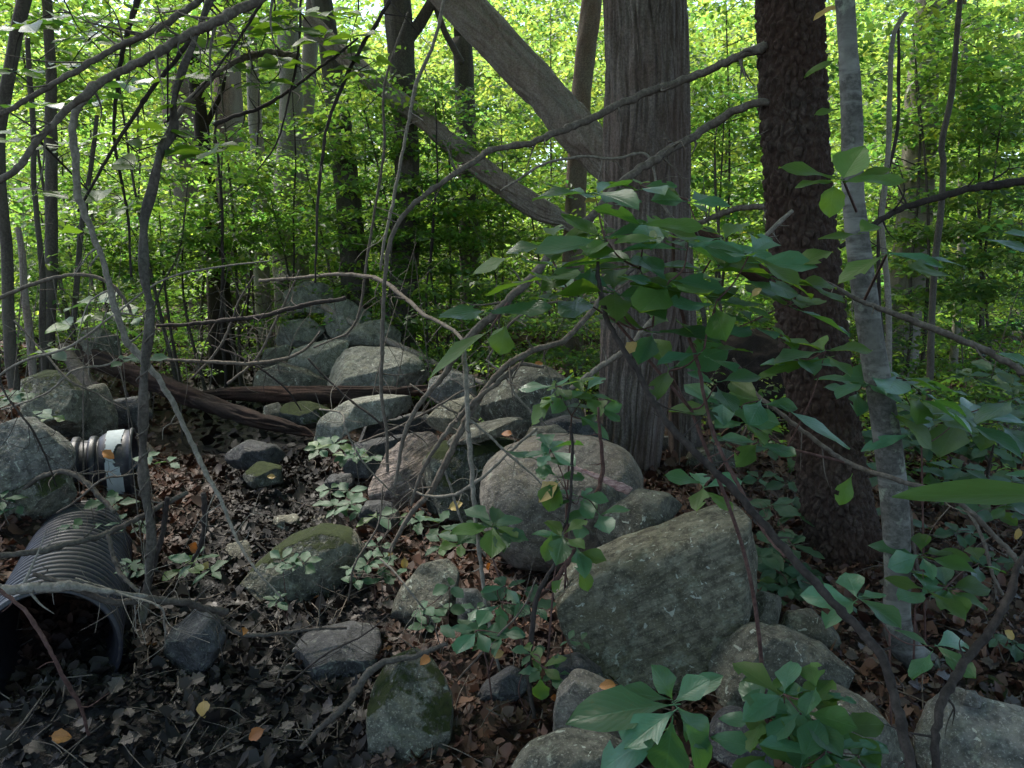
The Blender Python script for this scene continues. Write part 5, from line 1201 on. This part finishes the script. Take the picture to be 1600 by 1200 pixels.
# upper left leafy twigs over the bare branches
yy = 3.3
shrub('leafy twig with broad light leaves before the thick reddish trunk', (262, 70, 3.1), [(285,122,yy,4,44),(275,160,yy,4,40),(265,205,yy,5,42),(320,228,yy,5,56),(330,240,3.2,4,52),(285,238,yy,4,38)], 0, 'round', 'twig_dark', 'leafy_branch', 'branch', alt='light', hub=(262, 190, 3.3), seed=31)
shrub('leafy branch hanging over the pinkish dead trunk', (420, -60, 3.4), [(395,108,3.5,5,46),(420,130,3.5,5,44),(440,95,3.5,5,46),(385,60,3.5,5,46),(450,40,3.4,6,50),(470,20,3.4,5,48),(345,70,3.5,5,44),(410,30,3.4,5,46),(500,60,3.5,4,46)], 0, 'round', 'twig_dark', 'leafy_branch', 'branch', alt='light', hub=(430, 10, 3.4), seed=32)
shrub('leafy twigs along the dark vine beside the brown trunk', (560, -60, 3.8), [(548,60,3.8,4,40),(560,110,3.8,4,44),(520,20,3.8,5,44),(538,82,3.8,4,40),(585,95,3.8,3,38)], 0, 'round', 'twig_dark', 'leafy_branch', 'branch', alt='light', hub=(560, 20, 3.8), seed=33)
shrub('leafy branch above the thick bare one near the flare lit corner', (60, -80, 3.4), [(40,40,3.5,6,52),(90,30,3.6,6,50),(140,60,3.6,6,48),(20,110,3.5,5,48),(110,100,3.6,6,46),(180,30,3.6,6,46),(230,50,3.6,5,44),(200,130,3.7,5,44),(60,160,3.6,5,44),(150,150,3.7,5,42),(255,20,3.6,5,44)], 0, 'shrub', 'twig_dark', 'leafy_branch', 'branch', alt='light', hub=(110, 20, 3.5), seed=34)
shrub('scattered leaves on thin twigs under the thick bare branch', (60, 218, 2.8), [(190,215,3.8,4,40),(215,260,3.8,4,40),(100,230,3.8,4,38),(160,300,3.8,5,38),(200,325,3.8,3,38),(60,300,3.8,4,40),(20,215,3.7,4,42),(230,205,3.8,4,38),(140,360,3.9,4,34)], 0, 'round', 'twig_dark', 'leafy_branch', 'branch', alt='light', hub=(140, 300, 3.8), seed=35)
shrub('round leaved sprig at the bank in front of the round boulder', (120, 640, 4.2), [(150,470,4.2,4,42),(175,490,4.2,4,38),(112,505,4.2,3,34),(80,550,4.1,4,36),(210,495,4.3,4,34)], 0, 'round', 'twig', 'leafy_plant', 'plant', alt='creeper', hub=(130, 560, 4.2), seed=36)

# coloured single leaves
GF = 'single bright fallen leaves'
rs = np.random.RandomState(77)
for lab, px, py, yy, L, key in [
    ('bright orange leaf lying in the mud beyond the twisted stem', 295, 852, 3.75, 26, 'orange'), ('yellow leaf caught before the dark mossy boulder', 702, 794, 3.7, 26, 'yellow'),
    ('small orange leaf standing on the thin flat slate', 800, 678, 4.05, 20, 'orange'), ('orange leaf at the base of the smooth boulder', 760, 880, 3.6, 18, 'orange'),
    ('curled orange leaf beside the rosette', 962, 1070, 2.35, 30, 'orange'), ('rust leaf curled over the small dark stone', 1185, 1160, 2.1, 34, 'orange'),
    ('cream coloured leaf lying on the dark stream bed', 318, 1095, 2.65, 34, 'yellow'), ('tan leaf on the dark litter near the bottom', 412, 1140, 2.45, 34, 'orange'),
    ('orange leaf in shadow at the bottom beside the drooping branch', 80, 1150, 2.4, 36, 'orange'), ('ochre leaf stuck on the side of the small pipe', 160, 705, 4.22, 24, 'orange'),
    ('yellow leaf on the top edge of the upright mossy topped boulder', 670, 1025, 2.4, 24, 'orange'), ('yellow curled leaf beside the pale vine tip', 770, 1025, 2.75, 24, 'yellow'),
    ('small yellow leaf in litter below the thin twig', 632, 872, 3.7, 20, 'yellow'), ('yellow leaf under the seedlings near the grey stone', 612, 858, 3.8, 18, 'yellow'),
    ('pale tan leaf by the moss topped boulder left foot', 388, 985, 3.0, 22, 'orange'), ('yellow leaf hanging in the shrub by the shaggy trunk', 935, 312, 2.35, 30, 'yellow'),
    ('second yellow leaf deep in the shrub', 995, 535, 2.2, 30, 'yellow'), ('small yellow leaf in the shrub beneath a green one', 1175, 462, 2.15, 20, 'yellow'),
    ('small orange leaf on top of the speckled boulder', 835, 572, 4.95, 16, 'orange'), ('yellow leaf in the creeper beside the orange leaf', 318, 890, 3.35, 16, 'yellow'),
    ('pale leaf in rusty litter right of the grey sapling', 1570, 985, 2.9, 24, 'yellow'), ('tan leaf on the muddy bank stone', 430, 745, 4.6, 14, 'yellow'),
    ('yellow leaf at the far edge over the litter', 1592, 825, 3.5, 22, 'yellow'), ('orange leaf in the litter beneath the thin stemmed seedling', 860, 1090, 2.5, 18, 'orange')]:
    p = P(px, py, yy)
    d = np.array([rs.normal(), rs.normal() * .4, rs.normal() * .45]); up = np.array([rs.normal() * .5, -.9, .7])
    o = put_leaf(None, p, d, up, L * .9 * mpp(yy), key, rs, .85, name='fallen_leaf')
    tag(o, lab, 'leaf', GF)
# strip of pink bark on the smooth boulder
a, b = P(896, 730, 3.50), P(985, 768, 3.46)
cc = catmull([a, (a * .66 + b * .34) + [0, -.008, .006], (a * .33 + b * .67) + [0, -.004, .004], b], 40)
w0 = .021 * (1 - .35 * np.cos(np.linspace(0, PI, 40))) + .003 * RS.normal(size=40)
V, Q, T = tube(cc, w0, 12)
cen = np.repeat(cc, 12, 0); V[:480] = cen + (V[:480] - cen) * np.array([1, .35, .62])
m, nt, out = newmat('pink_bark'); g = N(nt); v = g.obj()
n1 = g.noise(g.map(v, (20, 60, 60)), 1.2, 5, .7)
bb = g.bsdf(g.mix(g.ramp(n1, [(.4, 0.0), (.6, 1.0)]), (0.22, 0.12, 0.11), (0.55, 0.36, 0.33)), .85, .2, g.bump(n1, .8, .006)); nt.links.new(bb.outputs[0], out.inputs[0])
M['pink_bark'] = m
tag(centred('bark_strip', V, [Q, T], m), 'strip of pink peeled bark lying across the smooth boulder', 'bark')

# ---------------------------------------------------------------- leaf litter
def litter_color(x, y, n, rs):
    w = bed(x, y)[:, None]
    rust = np.array([[.12, .062, .04], [.16, .09, .06], [.085, .045, .034], [.21, .14, .10], [.14, .105, .085]])
    mud = np.array([[.055, .047, .045], [.085, .072, .068], [.035, .031, .032], [.12, .10, .09], [.07, .055, .045]])
    k = rs.randint(0, 5, n)
    return (rust[k] * np.array([.60, .52, .50]) * (1 - w) + mud[k] * .21 * w) * rs.uniform(.5, 1.5, (n, 1))

OAK = [(0, 0), (.10, .16), (.25, .24), (.18, .36), (.36, .48), (.24, .60), (.28, .74), (.16, .84), (0, .97)]
OAK = OAK + [(-x, y) for x, y in OAK[-2:0:-1]]
ELL = [(0, 0), (.22, .22), (.30, .5), (.18, .8), (0, 1), (-.18, .8), (-.30, .5), (-.22, .22)]
def litter(name, label, n, box, size, outline, seed, keep=None, one=False):
    rs = np.random.RandomState(seed)
    x = rs.uniform(box[0], box[1], n); y = box[2] + (box[3] - box[2]) * rs.uniform(0, 1, n) ** 1.15
    if keep is not None:
        k = keep(x, y, rs); x, y = x[k], y[k]; n = len(x)
    z = ground_z(x, y) + rs.uniform(0.004, .035, n)
    O = np.array(outline, float); K = len(O)
    az = rs.uniform(0, 2 * PI, n); ca, sa = np.cos(az), np.sin(az)
    sz = size * rs.uniform(.55, 1.3, n)
    lx = O[None, :, 0] * rs.uniform(.8, 1.2, (n, 1)); ly = O[None, :, 1] - .5
    lx = np.concatenate([lx, np.zeros((n, 1))], 1); ly = np.concatenate([np.broadcast_to(ly, (n, K)), np.zeros((n, 1))], 1)
    a, b, c_ = rs.normal(0, .65, (n, 1)), rs.normal(0, .5, (n, 1)), rs.normal(0, .8, (n, 1))
    lx = lx * rs.uniform(.75, 1.25, (n, K + 1)); lz = a * lx + b * ly + (np.abs(c_) + .2) * (lx ** 2 * 1.6 + ly ** 2 * .5) + rs.normal(0, .035, (n, K + 1)) + .5 * c_ * lx * ly
    X_ = x[:, None] + sz[:, None] * (lx * ca[:, None] - ly * sa[:, None]); Y_ = y[:, None] + sz[:, None] * (lx * sa[:, None] + ly * ca[:, None])
    Z_ = z[:, None] + sz[:, None] * lz
    V = np.stack([X_, Y_, Z_], -1).reshape(-1, 3)
    j = np.arange(K); t = np.stack([np.full(K, K), j, (j + 1) % K], 1)
    T = (np.arange(n)[:, None, None] * (K + 1) + t[None]).reshape(-1, 3)
    col = np.repeat(litter_color(x, y, n, rs), K + 1, 0)
    return tag(link(name, mesh_np(name, V, [T], smooth=False, attrs={'tint': col}, mat=M['leaf_dead'])), label, kind='stuff')

litter('leaf_litter', 'countless brown and grey fallen oak leaves on the forest floor nearby', 8000, (-3.2, 3.2, 1.6, 6.0), .066, OAK, 1)
litter('leaf_litter', 'countless narrow and torn dead leaves matted between the oak leaves', 11000, (-3.2, 3.2, 1.6, 6.0), .062, ELL, 4)
litter('leaf_litter', 'countless fallen leaves covering the ground farther into the woods', 26000, (-9, 9, 5.0, 18), .085, ELL, 2)
litter('leaf_litter', 'small scraps of broken dead leaf between the larger leaves', 26000, (-3.0, 3.0, 1.6, 6.0), .03, ELL[::2], 3)
# the three hundred nearest leaves of the litter, one by one
shapes = []
for s in range(6):
    rs = np.random.RandomState(400 + s); O = np.array(OAK + []); K = len(O)
    lx = O[:, 0] * rs.uniform(.9, 1.2); ly = O[:, 1]
    lz = rs.normal(0, .03, K) + .7 * rs.uniform(.3, 1.2) * lx ** 2 + rs.uniform(-.3, .5) * (ly - .5) ** 2 + rs.normal(0, .3) * lx * ly
    V = np.vstack([np.stack([lx, ly, lz], 1), [[0, .2, -.02], [0, .45, 0.0], [0, .75, -.01]]])
    T = []
    for j in range(K):
        a, b = j, (j + 1) % K; ym = (V[a, 1] + V[b, 1]) / 2; c_ = K if ym < .33 else (K + 1 if ym < .62 else K + 2)
        T.append((c_, a, b))
    T += [(K, 3, K + 1), (K, K + 1, K - 3), (K + 1, 5, K + 2), (K + 1, K + 2, K - 5)]
    U = np.stack([V[:, 0] + .5, V[:, 1]], 1)
    shapes.append(mesh_np('dead_leaf', V, [np.array(T)], uv=U, mat=M['leaf_dead_one']))
LM['dead'] = shapes
rs = np.random.RandomState(500); got = 0
while got < 290:
    px, py = rs.uniform(0, 1600), rs.uniform(900, 1200)
    d = FV + RV * ((px - 800) / FPX) + UV_ * ((600 - py) / FPX); tt = (CAMZ - .05) / -d[2]; p = CAMV + d * tt
    b_ = float(bed(np.array([p[0]]), np.array([p[1]]))[0])
    if not (b_ > .5 or px > 1250) or rs.rand() < .1: continue
    p[2] = gz(p[0], p[1]) + rs.uniform(.03, .045)
    o = put_leaf(None, p, (rs.normal(), rs.normal(), rs.normal() * .25), (rs.normal() * .3, rs.normal() * .3 - .25, 1), rs.uniform(.05, .08), 'dead', rs, 1.0, 'dead_leaf')
    tag(o, 'dull lobed dead oak leaf lying in the damp leaf litter', 'leaf', 'dead oak leaves lying in the near litter'); got += 1
# twig scraps
G = Geo(); r1 = np.random.RandomState(91)
for k in range(1500):
    y0 = 1.8 + 6 * r1.uniform() ** 1.3; x0 = r1.uniform(-.75, .75) * y0; a = r1.uniform(0, PI); L = r1.uniform(.05, .30)
    e = np.array([x0 + math.cos(a) * L, y0 + math.sin(a) * L]); zz = r1.uniform(.015, .05)
    p0 = np.array([x0, y0, gz(x0, y0) + zz]); p1 = np.array([e[0], e[1], gz(*e) + zz + r1.uniform(-.01, .03)])
    G.tube(catmull([p0, (p0 + p1) / 2 + r1.normal(0, L * .07, 3), p1], 6), np.full(6, r1.uniform(.0010, .003)), 4, caps=False)
V, F = G.out()
tag(centred('twig_litter', V, F, M['twig']), 'countless small dead twigs scattered over the leaf litter', kind='stuff')

# ---------------------------------------------------------------- undergrowth
def bush(label, blobs, count, size, mat, group, seed, name='understory_bush', cat='bush', **k):
    b = blobs[0][0]; loc = (b[0], b[1], gz(b[0], b[1]))
    t = thing(name, label, cat, loc, group)
    foliage('foliage', t, loc, mat, [q[0] for q in blobs], [q[1] for q in blobs], count, size, seed, **k)
    r0 = np.random.RandomState(seed); G = Geo()
    for q in range(4):
        e = np.array(b) + r0.normal(0, .35, 3) * blobs[0][1]; s = np.array(loc) + [r0.normal(0, .08), r0.normal(0, .08), -.05]
        G.tube(catmull([s, (s + e) / 2 + r0.normal(0, .12, 3), e], 10), np.linspace(.016, .005, 10), 6, caps=False)
    V, F = G.out(); link('stem', mesh_np('stem', V - np.array(loc), F, mat=M['bark_brown']), t)
    return t
LAND = [(-200, 'left of the slanting sapling stem'), (60, 'around the straight sapling on the bank'), (200, 'by the twisted vine stem'), (300, 'by the thick reddish trunk'), (390, 'by the narrow grey trunk'), (465, 'by the pale pair of trunks'),
        (545, 'by the straight brown trunk'), (635, 'by the forked brown trunk'), (730, 'by the dark upright trunk'), (850, 'under the leaning dead trunk'), (960, 'left of the shaggy trunk'), (1090, 'right of the shaggy trunk'),
        (1180, 'left of the scaly trunk'), (1290, 'right of the scaly trunk'), (1370, 'right of the grey barked sapling'), (1440, 'by the vine wrapped trunk'), (1510, 'by the crooked thin sapling'), (1600, 'at the far edge')]
_used = {}
def where(x, y):
    px = 800 + x / y * FPX
    return min(LAND, key=lambda q: abs(q[0] - px))[1]
def unique(text, x, y):
    s = text + ' ' + where(x, y); _used[s] = _used.get(s, 0) + 1
    return s if _used[s] == 1 else s.replace(text, text + ', ' + ['', '', 'the bushier one', 'the taller one', 'the sparser one', 'the paler one'][min(_used[s], 5)])
rs = np.random.RandomState(66)
GB = 'leafy bushes of the understory behind the wall'
k = 0
for row, (yy, nb, size, mat) in enumerate([(7.6, 7, .065, 'leaf_shade'), (9.3, 9, .072, 'leaf_mid'), (11.5, 10, .085, 'leaf_mid'), (14, 11, .118, 'leaf_far'), (17.5, 12, .15, 'leaf_far'), (22, 13, .20, 'leaf_far')]):
    hw = 0.68 * yy
    for q in range(nb):
        x = -hw + 2 * hw * (q + .5 + rs.uniform(-.3, .3)) / nb
        if row == 0 and -3.4 < x < -.3: continue          # the stream corridor and the far pile
        if row == 1 and -3.6 < x < -1.6: continue
        z0 = gz(x, yy); h = [1.0, 1.3, 1.7, 2.2, 2.8, 3.4][row] * rs.uniform(.75, 1.15)
        y_ = yy + rs.uniform(-.8, .8)
        bl = [ell(x, y_, z0 + h * .55, 1.1 + row * .18, .8 + .1 * row, h * .55)]
        bl.append(ell(x + rs.uniform(-.6, .6), y_ + rs.uniform(-.3, .5), z0 + h * 1.05, .8, .7, h * .35))
        for zz in np.arange(h * 1.3, [0, 0, 3.2, 5.0, 6.6 if x > -2 else 5.4, 8.2 if x > -2 else 6.2][row], 1.1): bl.append(ell(x + rs.uniform(-.8, .8), y_ + rs.uniform(-.6, .9), z0 + zz, rs.uniform(.9, 1.5) + .1 * row, .9, .6))
        bush(unique(['low shady bush of small leaves', 'knee high leafy bush', 'head high leafy bush', 'sunlit leafy bush', 'bright tall bush', 'hazy bright tall bush'][row], x, yy), bl, int([3000, 3800, 4400, 5600, 5600, 5600][row]), size, mat, GB if row < 3 else 'sunlit bushes deeper in the woods', 700 + k); k += 1
# ground hugging greenery between the trunks
for q, (px, py, yy, n) in enumerate([(300, 490, 10, 500), (360, 470, 11, 700), (680, 500, 8.5, 700), (750, 520, 7.6, 700), (840, 540, 7.0, 700), (900, 560, 6.2, 500), (640, 470, 10, 600), (1120, 500, 8, 700), (230, 490, 9, 600), (60, 520, 7.2, 600), (1480, 560, 7, 900), (1580, 540, 7, 900), (1420, 520, 8, 800), (1240, 470, 8, 600), (500, 430, 11.5, 600), (1380, 640, 5.6, 700), (1480, 640, 6.0, 900), (1580, 650, 5.6, 800), (1540, 720, 4.9, 350), (1420, 580, 7.0, 900), (1180, 640, 6.2, 500)]):
    p = P(px, py, yy); z0 = gz(p[0], p[1])
    bush(unique('low patch of leafy ground plants', p[0], p[1]), [ell(p[0], p[1], z0 + .28, .8, .7, .3)], n, .05, 'leaf_mid', 'low leafy ground plants among the trunks', 900 + q, name='ground_plant', cat='plant')
# slender understory saplings with tiered sprays (mid heights)
GU = 'slender understory saplings with tiers of leaves'
for q, (px, py, yy, rx, rz, n, mat) in enumerate([
    (560, 190, 8.6, .9, .5, 1500, 'leaf_mid'), (690, 215, 9.0, 1.0, .6, 1700, 'leaf_mid'), (620, 330, 8.4, 1.1, .5, 1700, 'leaf_mid'), (470, 290, 9.2, .9, .6, 1500, 'leaf_mid'), (780, 160, 11, 1.3, .7, 1600, 'leaf_far'),
    (860, 90, 12, 1.3, .9, 1800, 'leaf_far'), (700, 350, 9, 1.1, .4, 1400, 'leaf_mid'), (820, 330, 9.6, 1.0, .5, 1400, 'leaf_mid'), (1130, 90, 9, .9, .9, 1800, 'leaf_mid'), (1130, 240, 8.5, .8, .7, 1600, 'leaf_mid'),
    (1420, 130, 7.4, .9, .6, 1600, 'leaf_mid'), (1520, 90, 8.0, .9, .7, 1800, 'leaf_mid'), (1560, 250, 7.4, .8, .7, 1800, 'leaf_shade'), (1450, 260, 8.5, .9, .6, 1600, 'leaf_mid'), (1520, 400, 7.2, .9, .6, 2000, 'leaf_shade'), (1400, 420, 8.4, .9, .6, 1700, 'leaf_shade'),
    (350, 270, 8.6, .8, .4, 900, 'leaf_mid'), (290, 385, 8.5, .8, .45, 1300, 'leaf_mid'), (420, 335, 9.2, .9, .4, 1100, 'leaf_mid'), (250, 360, 8.3, .8, .4, 900, 'leaf_mid'), (60, 380, 8.0, .9, .6, 1500, 'leaf_mid'), (150, 400, 8.6, .9, .5, 1500, 'leaf_mid'), (400, 370, 10, .9, .4, 900, 'leaf_mid'), (30, 90, 7.5, 1.0, .7, 1700, 'leaf_mid'), (170, 60, 8.0, 1.0, .7, 1700, 'leaf_mid'), (330, 30, 9, .9, .5, 1300, 'leaf_mid'), (100, 230, 9.5, 1.0, .6, 1400, 'leaf_mid')]):
    p = P(px, py, yy); z0 = gz(p[0], p[1])
    t = thing('understory_sapling', unique('slender sapling, tiered leaves', p[0], p[1]), 'sapling', (p[0], p[1], z0), GU)
    foliage('crown', t, (p[0], p[1], z0), mat, [p], [[rx, .8, rz]], int(n * 1.4), .08, 1000 + q, flat=.5)
    r0 = np.random.RandomState(q); s = np.array([p[0] + r0.normal(0, .3), p[1] + .2, z0 - .1]); e = p + [0, 0, rz * .8]
    V, Q, T = tube(catmull([s, (s + e) / 2 + r0.normal(0, .08, 3), e], 16), np.linspace(.022, .006, 16), 8)
    link('trunk', mesh_np('trunk', V - np.array(t.location), [Q, T], mat=M['bark_brown']), t)
    for w in range(5):
        a = s + (e - s) * r0.uniform(.45, .95); b2 = a + np.array([r0.choice([-1, 1]) * r0.uniform(.4, .9) * rx, r0.normal(0, .3), r0.uniform(0, .25)])
        V, Q, T = tube(catmull([a, (a + b2) / 2 + [0, 0, .05], b2], 8), np.linspace(.007, .002, 8), 5)
        link('limb', mesh_np('limb', V - np.array(t.location), [Q, T], mat=M['bark_brown']), t)
# far woods: one mass
rs = np.random.RandomState(67)
bl = [ell(x_, rs.uniform(27, 40), rs.uniform(.5, 15 if x_ > -3 else 11), 3.4, 2, 1.8) for x_ in rs.uniform(-26, 26, 230)]
V, T, col = crown_leaves([b[0] for b in bl], [b[1] for b in bl], 120000, .34, 5, tintr=(.7, 1.3))
tag(centred('far_woods', V, [T], M['leaf_far'], smooth=False, attrs={'tint': col}), 'far bright mass of sunlit foliage closing off the woods', kind='stuff')
# unseen trees added round and behind the camera so their crowns shade the stream
for q, (x, y) in enumerate([(-5.5, 1.5), (4.5, -3.5), (-3.0, -5.0), (8.0, 2.5)]):
    loc = (x, y, gz(x, y))
    t = thing('canopy_tree', ['tall shading tree standing beyond the pipes beside the stream', 'tall shading tree standing behind the near boulders', 'tall shading tree downstream of the pipes', 'tall shading tree standing far beyond the pale boulder'][q], 'tree', loc)
    c = catmull([[x, y, loc[2] - .2], [x + .1, y, 3], [x, y + .2, 8.5]], 30)
    V, Q, T = tube(c, np.linspace(.22, .09, 30), 28, disp=ribbed(14, 2, .02, 60 + q))
    link('trunk', mesh_np('trunk', V - np.array(loc), [Q, T], mat=M['bark_brown']), t)
    r0 = np.random.RandomState(q)
    bl = [ell(x + r0.uniform(-3.4, 3.4), y + r0.uniform(-3.4, 3.4), r0.uniform(6.2, 9), 1.8, 1.8, .8) for _ in range(14)]
    foliage('crown', t, loc, 'leaf_mid', [b[0] for b in bl], [b[1] for b in bl], 9500, .2, 1200 + q)
